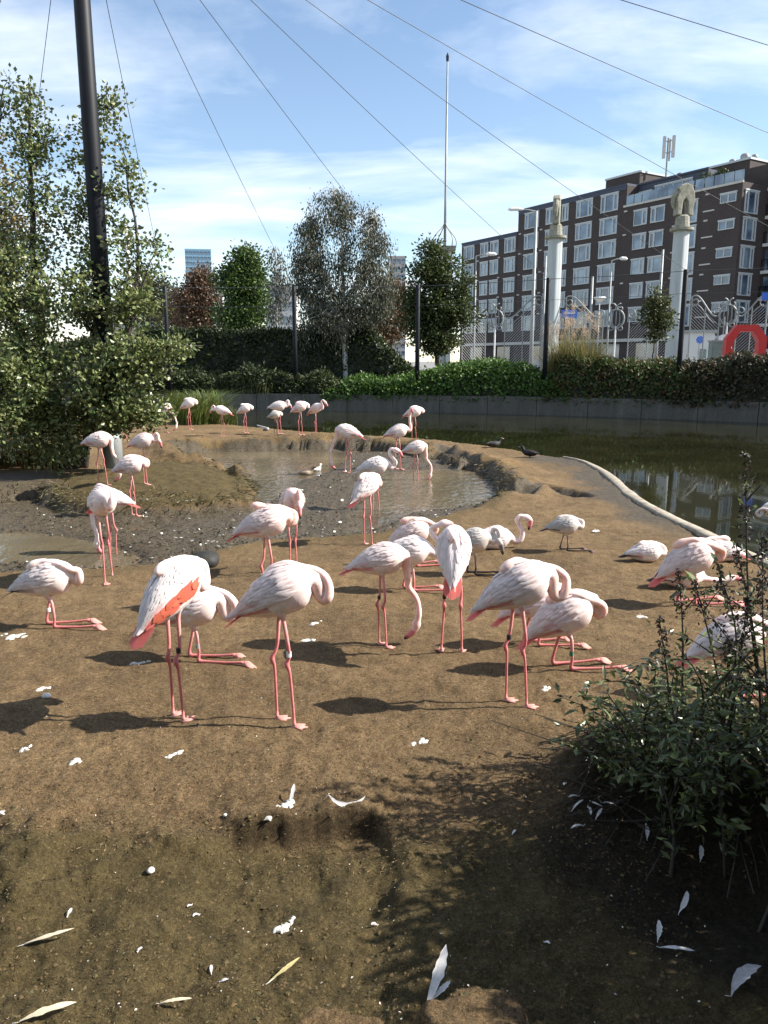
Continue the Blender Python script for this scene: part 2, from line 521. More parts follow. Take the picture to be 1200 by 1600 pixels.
def ground_fields(x, y):
    x = np.asarray(x, float); y = np.asarray(y, float)
    wob = .16 * fbm(x * 1.3, y * 1.3, 3) * np.clip(y / 8, .2, 1.5)
    isl = poly_sd(x, y, ISLAND)
    h = .03 * fbm(x * .8, y * .8, 3) + .022 * fbm(x * 4, y * 4, 3) + .012 * fbm(x * 14, y * 14, 3) - .009 * smooth(10, 6, y) * smooth(.12, .3, vnoise(x * 9, y * 9)) + .012 * smooth(5, 3, y) * fbm(x * 26, y * 26, 3) + .03 * smooth(4.2, 3.2, y) * fbm(x * 6.5, y * 6.5, 2)
    # low berm round the pool, broken into lumps
    mud_d = poly_sd(x, y, MUD) + wob
    h += .17 * np.exp(-((mud_d - .42) / .45) ** 2) * smooth(10.5, 14, y) * (1 + 1.1 * fbm(x * 2.2, y * 2.2, 3))
    # mud basin
    edge_w = .13 - .09 * smooth(11, 14, y)
    inmud = smooth(edge_w, -edge_w, mud_d + .34 * smooth(10, 14, y) * fbm(x * 2.2, y * 2.2, 4))
    mudh = -.118 + .06 * fbm(x * 1.4 + 3, y * 1.4, 3) + .05 * np.abs(fbm(x * 7, y * 7, 3)) + .015 * fbm(x * 22, y * 22, 2)
    h = h * (1 - inmud) + mudh * inmud
    for P in POOLS:
        d = poly_sd(x, y, P) + .10 * fbm(x * 2.2, y * 2.2, 3)
        k = smooth(.25, -.25, d)
        h = h * (1 - k) + (-.24 + .03 * fbm(x * 3, y * 3, 2)) * k
    md = poly_sd(x, y, MOUND) + .14 * fbm(x * 1.7 + 9, y * 1.7, 3)
    inm = smooth(.05, -.06, md)
    h = h * (1 - inm) + (.07 + .07 * smooth(0, -.8, md) + .05 * fbm(x * 5, y * 5, 3)) * inm
    # moat side of the island
    h = np.where(isl > -.6, h * smooth(.0, -.6, isl) + h * (1 - smooth(0, -.6, isl)), h)
    h = h - 1.0 * smooth(-.02, .5, isl)
    # foreground: eroded step, hollows and the two sandy lumps at the foot of the picture
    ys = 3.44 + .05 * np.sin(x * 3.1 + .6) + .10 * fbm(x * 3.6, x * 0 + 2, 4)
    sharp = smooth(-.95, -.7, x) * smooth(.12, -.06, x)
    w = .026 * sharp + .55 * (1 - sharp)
    face = sharp * np.exp(-((y - ys) / .04) ** 2)  # band of dark earth that paints in the shade of the step face
    h -= (.085 + .055 * sharp) * smooth(w, -w, y - ys) * smooth(1.2, 2.6, y)
    h += .13 * np.exp(-(((x + 1.62) / .34) ** 2 + ((y - 3.05) / .38) ** 2)) * (1 + .8 * fbm(x * 7, y * 7, 3))
    h += .07 * np.exp(-(((x + .98) / .2) ** 2 + ((y - 3.25) / .13) ** 2)) * (1 + .9 * fbm(x * 9, y * 9, 3))
    for cx, cy, rx, ry, hh in ((-.15, 2.11, .19, .15, .17), (.29, 2.15, .23, .16, .19)):
        q = ((x - cx) / rx) ** 2 + ((y - cy) / ry) ** 2 + .35 * fbm(x * 9, y * 9, 3)
        h += hh * smooth(1.25, .35, q)
    # bed under the bush on the right
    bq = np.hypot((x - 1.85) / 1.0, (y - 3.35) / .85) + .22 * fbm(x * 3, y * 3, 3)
    bk = np.hypot((x - 2.05) / 1.1, (y - 3.9) / .6) + .2 * fbm(x * 3.3, y * 3.3, 3)
    h += .17 * smooth(1.05, .80, bk)
    h -= .10 * np.exp(-(((x - 1.45) / .5) ** 2 + ((y - 3.0) / .3) ** 2))
    mud = np.maximum(inmud, .9 * smooth(.30, .02, mud_d + .3 * fbm(x * 3, y * 3, 3)) * smooth(11, 14, y)) * (1 - inm)
    ck = seg_d(x, y, CRACK) + .25 * fbm(x * 2.4, y * 2.4, 3)
    h -= .16 * smooth(.28, .08, ck)
    mud = np.maximum(mud, .95 * smooth(.42, .12, ck))
    kd = seg_d(x, y, KERB)
    mud = np.maximum(mud, .85 * smooth(1.15, .35, kd + .7 * fbm(x * 1.2, y * 1.2, 3)) * smooth(8.5, 11, y) )
    mud = np.maximum(mud, .8 * smooth(.3, -.3, poly_sd(x, y, LEFTMUD) + wob))
    algae = smooth(3.75, 3.05, y + .35 * fbm(x * 1.6, y * 1.6, 3))
    for cx, cy, rx, ry in ((-.15, 2.13, .2, .16), (.30, 2.17, .25, .16)):
        algae = algae * smooth(.55, 1.3, ((x - cx) / rx) ** 2 + ((y - cy) / ry) ** 2)
    algae = np.maximum(algae, .9 * inm)
    algae = np.maximum(algae, .45 * np.exp(-((mud_d - .2) / .3) ** 2))
    soil_shade = np.maximum(smooth(1.2, .95, bq), .65 * face)  # dark earth of the bed, with the shade under the bush painted in
    return h, mud, algae, soil_shade


def ground_z(x, y):
    return float(ground_fields(np.array([x]), np.array([y]))[0][0])


def build_ground():
    ny, nx = 560, 520
    ys = 1.25 * (34 / 1.25) ** np.linspace(0, 1, ny)
    us = np.linspace(-1, 1, nx)
    Y = np.repeat(ys[:, None], nx, 1)
    X = us[None, :] * (.75 + .60 * Y)
    h, mud, algae, soil_shade = ground_fields(X, Y)
    v = np.stack([X, Y, h], -1).reshape(-1, 3)
    i, j = np.meshgrid(np.arange(ny - 1), np.arange(nx - 1), indexing='ij')
    k = (i * nx + j).ravel()
    f = np.stack([k, k + 1, k + nx + 1, k + nx], 1)
    me = bpy.data.meshes.new('ground')
    me.from_pydata(v.tolist(), [], f.tolist())
    for nm, a in (('mud', mud), ('algae', algae), ('soil_shade', soil_shade)):
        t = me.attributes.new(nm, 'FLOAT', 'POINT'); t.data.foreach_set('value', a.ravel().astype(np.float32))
    me.polygons.foreach_set('use_smooth', np.ones(len(me.polygons), bool))
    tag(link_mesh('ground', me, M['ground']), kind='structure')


build_ground()


def sheet(name, pts, mat, kind='structure'):
    me = bpy.data.meshes.new(name)
    me.from_pydata([tuple(p) for p in pts], [], [tuple(range(len(pts)))])
    return tag(link_mesh(name, me, mat), kind=kind)


MOAT_Z = -.30
sheet('moat_water', [(-60, -2, MOAT_Z), (60, -2, MOAT_Z), (60, 62, MOAT_Z), (-60, 62, MOAT_Z)], M['moat'])
sheet('pool_water', [(-5.6, 7.2, POOL_Z), (2.6, 7.2, POOL_Z), (2.6, 20.2, POOL_Z), (-5.6, 20.2, POOL_Z)], M['pool'])

# pale concrete edging of the island
mb = MB()
Kp = catmull([(p[0], p[1], 0) for p in KERB], .15)
T = np.gradient(Kp, axis=0); T /= np.linalg.norm(T, axis=1)[:, None]
nrm = np.stack([-T[:, 1], T[:, 0], 0 * T[:, 0]], 1)
wd = np.interp(np.linspace(0, 1, len(Kp)), [0, .25, .55, 1], [.03, .085, .09, .075])
wd = wd * (1 + .25 * fbm(np.arange(len(Kp)) * .35, np.zeros(len(Kp)), 3))
prof = [(-1, -.4), (-1, .015), (-.85, .032), (.85, .032), (1, .015), (1, -.4)]
V = np.array([[Kp[i] + nrm[i] * wd[i] * a + np.array([0, 0, b + .012 * vnoise(i * .7, a * 3)]) for a, b in prof] for i in range(len(Kp))])
m_, n_ = V.shape[:2]
F = [(i * n_ + j, (i + 1) * n_ + j, (i + 1) * n_ + j + 1, i * n_ + j + 1) for i in range(m_ - 1) for j in range(n_ - 1)]
mb.add(V.reshape(-1, 3), F)
tag(mb.build('kerb', M['kerb'], smooth=True), kind='structure')

# ------------------------------------------------------------------ far bank: wall, bed, street
WALL = [G(*p, MOAT_Z)[:2] for p in ((-160, 640), (60, 640), (240, 641), (345, 641), (500, 642), (700, 645), (900, 650), (1050, 655), (1200, 661), (1340, 668), (1600, 680))]
WALL_TOP = .55
Wl = catmull([(a, b, 0) for a, b in WALL], .3)[:, :2]
Wl_s = np.concatenate([[0], np.cumsum(np.linalg.norm(np.diff(Wl, axis=0), axis=1))])


def wall_at(s):
    return np.array([np.interp(s, Wl_s, Wl[:, 0]), np.interp(s, Wl_s, Wl[:, 1])])


def wall_y(x):
    return float(np.interp(x, Wl[:, 0], Wl[:, 1]))


def bank_z(x, y):
    d = y - np.interp(x, Wl[:, 0], Wl[:, 1])
    return .42 + .55 * smooth(.3, 5, d)


wall = empty('retaining_wall', (*wall_at(Wl_s[-1] / 2), MOAT_Z))
tag(wall, 'long dark concrete retaining wall along the far side of the water', 'wall')
wall_org = np.array(wall.location)
s0 = 0.0
while s0 < Wl_s[-1] - .5:
    s1 = min(s0 + 2.4, Wl_s[-1])
    a, b = wall_at(s0 + .012), wall_at(s1 - .012)
    d = (b - a) / np.linalg.norm(b - a); nn = np.array([-d[1], d[0]])
    off = random.uniform(-.012, .012)
    mb = MB()
    q = [a + nn * off, b + nn * off, b + nn * (.28 + off), a + nn * (.28 + off)]
    zt = WALL_TOP + random.uniform(-.012, .012)
    v = [(*p, -1.0) for p in q] + [(*p, zt) for p in q]
    mb.add(np.array(v) - wall_org, [(0, 1, 5, 4), (1, 2, 6, 5), (2, 3, 7, 6), (3, 0, 4, 7), (4, 5, 6, 7)])
    mb.build('panel', M['concrete'], wall)
    s0 = s1

# the planted bank and the street behind it
xs = np.linspace(-42, 34, 90)
mb = MB(); rows = [.22, .6, 1.5, 3, 5, 9, 15]
V = np.array([[(x, wall_y(x) + r, bank_z(x, wall_y(x) + r) + .1 * fbm(x, r, 2)) for x in xs] for r in rows])
n_ = len(xs)
F = [(i * n_ + j, i * n_ + j + 1, (i + 1) * n_ + j + 1, (i + 1) * n_ + j) for i in range(len(rows) - 1) for j in range(n_ - 1)]
mb.add(V.reshape(-1, 3), F)
M['bank'] = plain('bank_soil', (.035, .045, .018), .95, .4, 3, bump=.4)
tag(mb.build('bank', M['bank'], smooth=True), kind='structure')
M['paving'] = plain('street_paving', (.20, .19, .18), .9, .15, 1.2)
STREET = .93
sheet('street', [(-3000, 47, STREET), (3000, 40, STREET), (3000, 4000, STREET), (-3000, 4000, STREET)], M['paving'])

# ------------------------------------------------------------------ flamingos
BST = np.array([  # x, centre z, half width, half height
    (-.40, -.015, .010, .009), (-.37, -.012, .024, .018), (-.31, -.008, .052, .050), (-.23, -.006, .088, .094), (-.14, -.008, .118, .132),
    (-.05, -.012, .138, .156), (.04, -.014, .146, .168), (.11, -.014, .140, .162), (.165, -.018, .118, .136), (.205, -.028, .086, .100), (.235, -.042, .056, .062)])
_bx = BST[:, 0]


def bst(x, k):
    # smooth interpolation of the stations
    return np.interp(x, _bxf, _bf[k])


_bxf = np.linspace(-.40, .235, 60)
_bf = {}
for _k in (1, 2, 3):
    y0 = np.interp(_bxf, _bx, BST[:, _k])
    for _ in range(6):
        y0[1:-1] = .25 * y0[:-2] + .5 * y0[1:-1] + .25 * y0[2:]
    _bf[_k] = y0

NECKS = {
    # points relative to the body centre: x forward, y left, z up
    'loop': ([(.265, 0, -.065), (.305, 0, -.05), (.322, .005, .015), (.295, .01, .085), (.225, .012, .125), (.14, .015, .15), (.05, .01, .168), (-.03, .005, .162)], None),
    'loop_big': ([(.26, 0, -.09), (.315, 0, -.09), (.35, .005, -.03), (.338, .01, .045), (.27, .012, .105), (.18, .015, .14), (.09, .015, .162), (.0, .01, .17), (-.05, .005, .16)], None),
    'tuck': ([(.27, .0, -.03), (.30, .015, .015), (.29, .035, .065), (.24, .055, .10), (.165, .065, .128), (.08, .055, .150), (0, .035, .163), (-.06, .02, .158)], None),
    'curl': ([(.28, 0, .0), (.335, 0, .05), (.345, .01, .12), (.30, .02, .17), (.255, .02, .14), (.262, .02, .085), (.30, .015, .06)], (.2, -.9)),
    'graze': ([(.245, 0, -.10), (.262, 0, -.20), (.275, 0, -.29), (.335, 0, -.37), (.375, 0, -.45), (.385, 0, -.545), (.375, 0, -.62)], (-.75, -.66)),
    'graze_short': ([(.25, 0, -.10), (.30, 0, -.20), (.36, 0, -.29), (.40, 0, -.38), (.41, 0, -.47), (.40, 0, -.55)], (-.72, -.68)),
    'graze_back': ([(.265, 0, -.08), (.29, 0, -.18), (.28, 0, -.30), (.25, 0, -.40), (.245, 0, -.48)], (-.6, -.8)),
    's': ([(.29, 0, -.045), (.345, 0, -.02), (.37, 0, .05), (.33, 0, .12), (.265, 0, .18), (.245, 0, .25), (.29, 0, .305), (.345, 0, .30)], (.45, -.9)),
    's_low': ([(.29, 0, -.05), (.36, 0, -.03), (.40, 0, .04), (.39, 0, .12), (.345, 0, .19), (.315, 0, .26), (.35, 0, .315), (.40, 0, .30)], (-.2, -.98)),
    'up': ([(.285, 0, .0), (.31, 0, .08), (.30, 0, .18), (.285, 0, .28), (.28, 0, .37), (.295, 0, .43)], (.3, -.95)),
    'hook': ([(.27, 0, -.02), (.295, 0, .06), (.27, 0, .14), (.24, 0, .21), (.26, 0, .275), (.32, 0, .285), (.37, 0, .25)], (.5, -.86)),
    'stretch': ([(.28, 0, -.05), (.34, .0, -.065), (.42, .01, -.07), (.50, .02, -.075), (.57, .03, -.075)], (.96, -.25)),
    'preen': ([(.27, 0, -.08), (.33, 0, -.11), (.385, 0, -.06), (.37, .02, .02), (.30, .05, .05), (.235, .09, .03)], (-.7, -.5)),
}
WHITE = np.array((.88, .845, .83)); PALE = np.array((.85, .64, .59)); PEACH = np.array((.84, .47, .36))
CORAL = np.array((.72, .115, .085)); LEGP = np.array((.50, .175, .17)); FOOT = np.array((.50, .235, .205)); DARK = np.array((.02, .018, .02))


def flamingo(px, py, yaw, pose='stand', neck='loop', scale=1.0, pink=.4, pitch=None, label='', ring=None, young=False, tailc=1.0,
             shaggy=0.0, feet=((-.05, .05), (.05, -.05)), ruffle=1.0, orange=False, dark_tail=False, side=1, zoff=0.0, near=True, neck_y=0.0):
    if not near: scale *= 1.12
    r = random.Random(int(px * 31 + py * 7))
    nr = np.random.default_rng(int(px * 13 + py))
    g = G(px, py, -.05 if py > 700 and py < 900 and px < 790 else 0)
    gz = ground_z(g[0], g[1])
    gz = max(gz, -.26)
    g = G(px, py, gz)
    gz = max(ground_z(g[0], g[1]), -.26) + zoff
    bs = .84
    hb = {'stand': .815, 'kneel': .40, 'lie': .132}[pose]
    if pitch is None:
        pitch = {'stand': 24, 'kneel': 26, 'lie': 6}[pose] + r.uniform(-3, 3)
    p = R(pitch); cp, sp = math.cos(p), math.sin(p)

    def body_pt(x, y, z):
        return np.array([(x * cp - z * sp) * bs, y * bs, (x * sp + z * cp) * bs + hb])
    belly = np.array((.72, .55, .42)) if young else PALE * (1 - .25 * pink) + CORAL * .12 * pink
    basec = np.array((.60, .55, .50)) if young else WHITE * (1 - .62 * pink) + PALE * .62 * pink
    neckc = np.array((.60, .54, .50)) if young else WHITE * (1 - .9 * min(1, pink + .38)) + PEACH * .9 * min(1, pink + .38)
    legc = DARK * 1.2 if young else LEGP
    footc = DARK * 1.2 if young else FOOT
    # ---- one loft from the tail through body, neck and head to the bill
    sx = np.linspace(-.40, .235, 26)
    path = [body_pt(x, 0, bst(x, 1)) for x in sx]
    wh = [(bst(x, 2) * bs, bst(x, 3) * bs) for x in sx]
    cols = []
    for x in sx:
        t = smooth(-.1, .2, x)
        cc = basec * (1 - t) + (basec * .6 + neckc * .4) * t
        if x < -.30: cc = cc * .6 + CORAL * .4 * tailc if not dark_tail else cc * .3 + DARK * .7
        cols.append(cc)
    npts, bill = NECKS[neck]
    npts = np.array(npts) * np.array([1, side, 1])
    npts = npts + np.array([0, neck_y, 0]) * np.linspace(0, 1, len(npts))[:, None]
    npts = npts + nr.normal(0, .006, npts.shape)
    npts = npts * bs
    if npts[-1][2] < -.4: npts[:, 2] *= (hb - .235) / -npts[-1][2] if pose == 'stand' else 1
    npts = npts + np.array([0, 0, hb])
    # neck points are given for a 25 degree body: carry the small remaining tilt
    k = catmull(np.vstack([path[-1], npts]), .016)[1:]
    al = np.concatenate([[0], np.cumsum(np.linalg.norm(np.diff(np.vstack([path[-1], k]), axis=0), axis=1))])[1:]
    al = al / al[-1]
    rad = np.interp(al, [0, .10, .25, .5, .8, .93, 1], [.048, .039, .031, .0250, .0222, .025, .028])
    for q, rr, a in zip(k, rad, al):
        path.append(q); wh.append((rr, rr * 1.06)); cols.append(neckc * (1 - .5 * smooth(.2, .9, a)) + (neckc * .5 + basec * .5) * .5 * smooth(.2, .9, a))
    d = k[-1] - k[-2]; d /= np.linalg.norm(d); e = k[-1]
    headc = cols[-1]
    if bill is None:
        for t, rr in ((.02, .034), (.045, .036), (.07, .030), (.09, .018), (.10, .004)):
            path.append(e + d * t + np.array([0, 0, -.25 * t])); wh.append((rr, rr)); cols.append(headc)
    else:
        bd = np.array([bill[0], 0, bill[1]]); bd /= np.linalg.norm(bd)
        billc = np.array((.72, .26, .26)) if not young else np.array((.2, .18, .17))
        for t, rr in ((.018, .038), (.042, .042), (.064, .038)):
            path.append(e + d * t); wh.append((rr * .82, rr)); cols.append(headc)
        b0 = e + d * .068
        md_ = d * .6 + bd * .4; md_ /= np.linalg.norm(md_)
        seq = [(md_, .018, .0265, headc), (md_, .018, .0245, billc), (bd, .02, .023, billc), (bd, .022, .021, billc), (bd, .018, .017, billc * .5), (bd, .016, .012, DARK), (bd, .012, .004, DARK)]
        q = b0
        for dd, ln, rr, cc in seq:
            q = q + dd * ln * 1.25; path.append(q); wh.append((rr * .9, rr * 1.22)); cols.append(cc)
    mb = MB()
    path = np.array(path)
    mb.tube(path, np.array(wh), 16, np.array(cols), side=(0, 1, 0))
    # shade of pink towards the belly
    V = mb.v[0]; C = mb.c[0]
    nb = 26 * 16
    loc = V[:nb] - np.array([0, 0, hb])
    up = (-loc[:, 0] * sp + loc[:, 2] * cp) / bs
    t = smooth(-.02, -.12, up)[:, None] * .55
    C[:nb] = C[:nb] * (1 - t) + belly * t
    # ---- legs, feathered at the thigh, jointed at the ankle
    rings = []
    for s_, (fx, fy) in zip((1, -1), feet):
        yy = fy
        if pose == 'stand':
            hx = -.015
            P = [(hx, .055 * s_, hb - .02), (hx, .054 * s_, hb - .07), (hx + .3 * fx, .052 * s_, hb - .125), (hx + .4 * fx + .006, .05 * s_, hb - .17), (hx + .75 * fx + .012, .6 * yy + .02 * s_, .46),
                 (hx + .85 * fx - .004, .8 * yy, .405), (hx + .85 * fx - .012, .8 * yy, .385), (hx + .85 * fx - .006, .8 * yy, .36), (hx + .88 * fx + .004, .84 * yy, .32), (fx, yy, .06), (fx, yy, .028), (fx + .004, yy, .006)]
            rd = [.035, .048, .030, .0125, .0098, .0115, .0165, .0138, .0086, .0080, .0112, .010]
            cl = [belly] * 3 + [belly * .5 + legc * .5] + [legc * (1.05 if i < 5 else .95) for i in range(5)] + [legc * .7 + footc * .3] + [footc] * 2
            mb.tube(catmull(P, .03)[::1], np.interp(np.linspace(0, 1, len(catmull(P, .03))), _arc(catmull(P, .03), P), rd), 8,
                    _lerpc(catmull(P, .03), P, cl))
            foot(mb, np.array([fx - .004, yy, .0]), 0.10 * s_ + r.uniform(-.15, .15), footc, 1.0)
            rings.append(np.array([hx + .78 * fx + .008, .66 * yy + .012 * s_, .445]))
        elif pose == 'kneel':
            ang = (.03 if s_ > 0 else -.09) + r.uniform(-.05, .05)
            hx = -.005 + fx
            ex, ey = hx + .33 * math.cos(ang), yy + .33 * math.sin(ang)
            P = [(0, .055 * s_, hb - .02), (0, .054 * s_, hb - .07), (.0, .052 * s_, hb - .125), (hx * .5 + .008, .05 * s_, hb - .17), (hx, yy, .085), (hx - .008, yy, .035), (hx + .004, yy, .016),
                 (hx + .05, yy + .05 * ang, .016), (hx + .2, yy + .2 * ang, .022), (ex, ey, .034)]
            rd = [.035, .048, .028, .0125, .0098, .0138, .0165, .0112, .0088, .011]
            cl = [belly] * 3 + [belly * .5 + legc * .5] + [legc] * 5 + [legc * .6 + footc * .4]
            Q = catmull(P, .025)
            mb.tube(Q, np.interp(np.linspace(0, 1, len(Q)), _arc(Q, P), rd), 8, _lerpc(Q, P, cl))
            foot(mb, np.array([ex - .005, ey, .0]), ang, footc, 1.0, z0=.036, fold=True)
            rings.append(np.array([hx * .8 + .002, yy, .125]))
    body = mb.build('flamingo', M['skin'], smooth=True)
    body.location = (g[0], g[1], gz)
    body.rotation_euler = (0, 0, R(yaw))
    body.scale = (scale,) * 3
    tag(body, label, 'flamingo', 'flamingos on the mud island')
    # ---- wings of overlapping feathers, the flight feathers and the tail

    def surf(x, ph, off, s_):
        xx = max(x, -.40)
        w, h, zc = bst(xx, 2), bst(xx, 3), bst(xx, 1)
        w += off; h += off
        q = np.array([x, w * math.sin(ph) * s_, zc + h * math.cos(ph)])
        return body_pt(*q), np.array([-math.sin(ph) * 0, math.cos(ph) * s_, -math.sin(ph)])

    def feather(mbf, x0, ph0, L, W, dph, s_, c0, c1, lift, n=5, base=.004, pointy=.0):
        a = []; 
        for i in range(n + 1):
            t = i / n
            x = x0 - L * t * math.cos(dph * .8)
            ph = ph0 + dph * t * (L / .12) * .5
            off = base + lift * t ** 1.3
            wdt = W * (math.sin(min(1, (t * 1.15 + .12)) * math.pi * .5) if t < .7 else max(.12, max(0.0, 1 - max(0.0, (t - .7) / .3) ** (2 - pointy)) ** .6))
            xx = max(x, -.40); rr = max(.03, .5 * (bst(xx, 2) + bst(xx, 3)))
            dp = min(1.0, wdt / rr)
            c = c0 * (1 - t) + c1 * t
            for kk, (m, o) in enumerate(((-1, -.0025), (0, .002), (1, -.0025))):
                q, _ = surf(x, ph + m * dp * .5, off + o, s_)
                a.append((q, c * (1.0 if m else .97)))
        F = []
        for i in range(n):
            for kk in range(2):
                u = i * 3 + kk
                F.append((u, u + 1, u + 4, u + 3) if s_ > 0 else (u, u + 3, u + 4, u + 1))
        mbf.add([q for q, _ in a], F, np.array([c for _, c in a]))
    wc = np.array((.62, .60, .57)) if young else WHITE * (1 - .45 * pink) + PALE * .45 * pink
    gap = np.array((.25, .22, .2)) if young else PALE * (.85 - .3 * pink) + CORAL * (.15 + .3 * pink)
    for s_ in (1, -1):
        mw = MB()
        if pose != 'none':
            for i in range(7):      # flight feathers, coral to dark
                t = i / 6
                cc = CORAL * (.75 + .25 * t) + WHITE * (.25 * (1 - t))
                if young: cc = np.array((.10, .09, .085))
                elif tailc < .5: cc = cc * .35 + wc * .65
                tip = cc if not dark_tail else DARK
                feather(mw, -.10 - .03 * t, R(118 - 26 * t) + r.uniform(-.04, .04), .27 - .04 * t, .030, -.28, s_, cc * .6 + wc * .4, tip, .010, base=.003, pointy=.6)
            if orange and s_ < 0:
                for i in range(16):
                    feather(mw, .13 - .020 * i, R(80 + 12 * math.sin(i * 1.3) + 12 * r.random()), .14 * r.uniform(.7, 1.2), .046, .10, s_, CORAL * 1.05, np.array((.80, .22, .12)) * r.uniform(.8, 1.1), .010, base=.006 + .004 * r.random())
        rows = 9 if near else 6
        for ri in range(rows):
            t = ri / (rows - 1)
            x0 = -.19 + .33 * t
            L = (.19 - .10 * t) * (1 + .35 * shaggy)
            W = .033 - .008 * t
            nph = int((9 - 2 * abs(t - .5)) * (1 if near else .7))
            for j in range(nph):
                u = (j + .5 * (ri % 2) + r.uniform(-.25, .25)) / nph
                ph = R(6 + (98 if not orange or s_ > 0 else 72) * u)
                if r.random() < .06: continue
                v = r.uniform(.90, 1.04)
                c1 = wc * v
                c0 = wc * .72 + gap * .28
                if u > .62 and t < .45 and tailc > .6 and not young and r.random() < .45:
                    c1 = wc * .6 + CORAL * .4
                dp = (.10 + .55 * shaggy * (1 - u)) * (1 - .6 * t) + r.uniform(-.09, .09)
                if u > .7: dp -= .22
                feather(mw, x0 + r.uniform(-.012, .012), ph, L * r.uniform(.85, 1.15), W * r.uniform(.85, 1.2), dp, s_, c0, c1, (.011 + r.uniform(0, .009)) * ruffle + .002 * shaggy,
                        base=.003 + .004 * t)
        mw.build('wing', M['plumage'], body, smooth=True)
    mt = MB()
    for i in range(7):
        u = (i - 3) / 3
        cc = (DARK * 3 if young else (wc * .12 + CORAL * .88 if tailc > .6 else wc * .8 + PALE * .2))
        if tailc > 1.2: cc = CORAL * .9
        if dark_tail: cc = DARK * 1.5
        q0 = body_pt(-.24, .035 * u, -.02); q1 = body_pt(-.50 + .035 * abs(u), .055 * u, -.055)
        w_ = .022
        mid_ = (q0 + q1) / 2 + np.array([0, .01 * u, .006])
        sv = np.array([0, 1, 0]) * w_
        mt.add([q0 - sv * .6, q0 + sv * .6, mid_ + sv, q1 + sv * .35, q1 - sv * .35, mid_ - sv], [(0, 1, 2, 5), (5, 2, 3, 4)], cc * r.uniform(.9, 1.05))
    mt.build('tail', M['plumage'], body, smooth=True)
    if ring and rings:
        which, rc = ring
        mr = MB(); q = rings[which]
        mr.tube([q + np.array([0, 0, z]) for z in (-.016, -.0155, .0155, .016)], [.012, .0145, .0145, .012], 10, RINGC[rc])
        mr.build('leg_ring', M['ringmat'], body, smooth=False)
    return body


def _arc(Q, P):
    """positions (0..1 along Q by index) of the control points P"""
    Q = np.asarray(Q); out = []; j = 0
    for p_ in np.asarray(P, float):
        j = j + int(np.argmin(np.linalg.norm(Q[j:] - p_, axis=1)))
        out.append(j / (len(Q) - 1))
    for i in range(1, len(out)):
        if out[i] <= out[i - 1]: out[i] = out[i - 1] + 1e-4
    return out


def _lerpc(Q, P, cl):
    a = _arc(Q, P); t = np.linspace(0, 1, len(Q)); cl = np.array(cl)
    return np.stack([np.interp(t, a, cl[:, k]) for k in range(3)], 1)


def foot(mb, o, ang, c, s=1.0, z0=.0, fold=False):
    """webbed foot: three toes joined by a web, a small hind toe"""
    tips = [(-.48, .072), (-.24, .058), (0, .088), (.24, .058), (.48, .072)]
    if fold: tips = [(-.22, .080), (-.1, .062), (0, .098), (.1, .062), (.22, .080)]
    top, bot = [], []
    for k, (a, l) in enumerate(tips):
        x, y = l * math.cos(a + ang), l * math.sin(a + ang)
        z = (.008 if k % 2 == 0 else .004) if not fold else max(.006, z0 - .03)
        top.append((o[0] + x, o[1] + y, z)); bot.append((o[0] + x, o[1] + y, z - .006))
    zc = .021 if not fold else z0 + .012
    cen = (o[0] + .006 * math.cos(ang), o[1] + .006 * math.sin(ang), zc)
    kn = []
    for k, (a, l) in enumerate(tips):
        f_ = .5
        x, y = l * f_ * math.cos(a + ang), l * f_ * math.sin(a + ang)
        z = (.015 if k % 2 == 0 else .007) if not fold else z0 + (.008 if k % 2 == 0 else .0)
        kn.append((o[0] + x, o[1] + y, z))
    bl = (o[0] - .016 * math.cos(ang) - .011 * math.sin(ang), o[1] - .016 * math.sin(ang) + .011 * math.cos(ang), z0 * .5)
    br = (o[0] - .016 * math.cos(ang) + .011 * math.sin(ang), o[1] - .016 * math.sin(ang) - .011 * math.cos(ang), z0 * .5)
    v = [cen] + kn + top + bot + [bl, br]
    F = []
    for k in range(4):
        F += [(0, 1 + k, 2 + k), (1 + k, 6 + k, 7 + k, 2 + k), (6 + k, 11 + k, 12 + k, 7 + k)]
    F += [(0, 16 + 1, 1), (17, 11, 6, 1), (0, 5, 16), (16, 5, 10, 15), (0, 16, 17), (16, 15, 14, 13, 12, 11, 17)]
    mb.add(v, F, c)


RINGC = {'white': (.75, .75, .75), 'black': (.02, .02, .025), 'green': (.04, .16, .09), 'grey': (.3, .3, .3)}
M['ringmat'] = attr_mat('leg_ring_plastic', .4, .4, vscale=20)

Wd = .05
FL = flamingo
# front row
FL(82, 980, 0, 'kneel', 'tuck', 1.06, .18, pitch=16, ring=(0, 'white'), tailc=.3, side=-1, dark_tail=True, label='white flamingo kneeling at the far left edge with black wing tips and folded neck')
FL(281, 1122, 58, 'stand', 'loop', 1.06, .18, pitch=36, ring=(1, 'black'), shaggy=.35, ruffle=.3, orange=True, feet=((.0, .055), (-.02, -.05)), tailc=1.0, label='standing flamingo with a bright orange wing stripe, seen from behind')
FL(306, 1031, -6, 'kneel', 'loop_big', 1.08, .2, pitch=24, ring=(1, 'grey'), label='white flamingo kneeling behind the one with the orange wing stripe')
FL(446, 1130, -4, 'stand', 'loop', 1.06, .32, pitch=28, ring=(1, 'white'), shaggy=.7, feet=((-.06, .05), (.06, -.045)), label='standing flamingo with neck looped against its breast, white ring on its right leg')
FL(598, 1009, 2, 'stand', 'graze', .88, .5, pitch=14, ring=(0, 'black'), tailc=1.0, shaggy=.5, feet=((-.03, .04), (.03, -.05)), label='flamingo reaching its head down to the ground in the middle of the group')
FL(640, 922, -4, 'kneel', 's', 1.0, .05, pitch=10, tailc=.2, label='white kneeling flamingo behind the feeding bird, neck arched up')
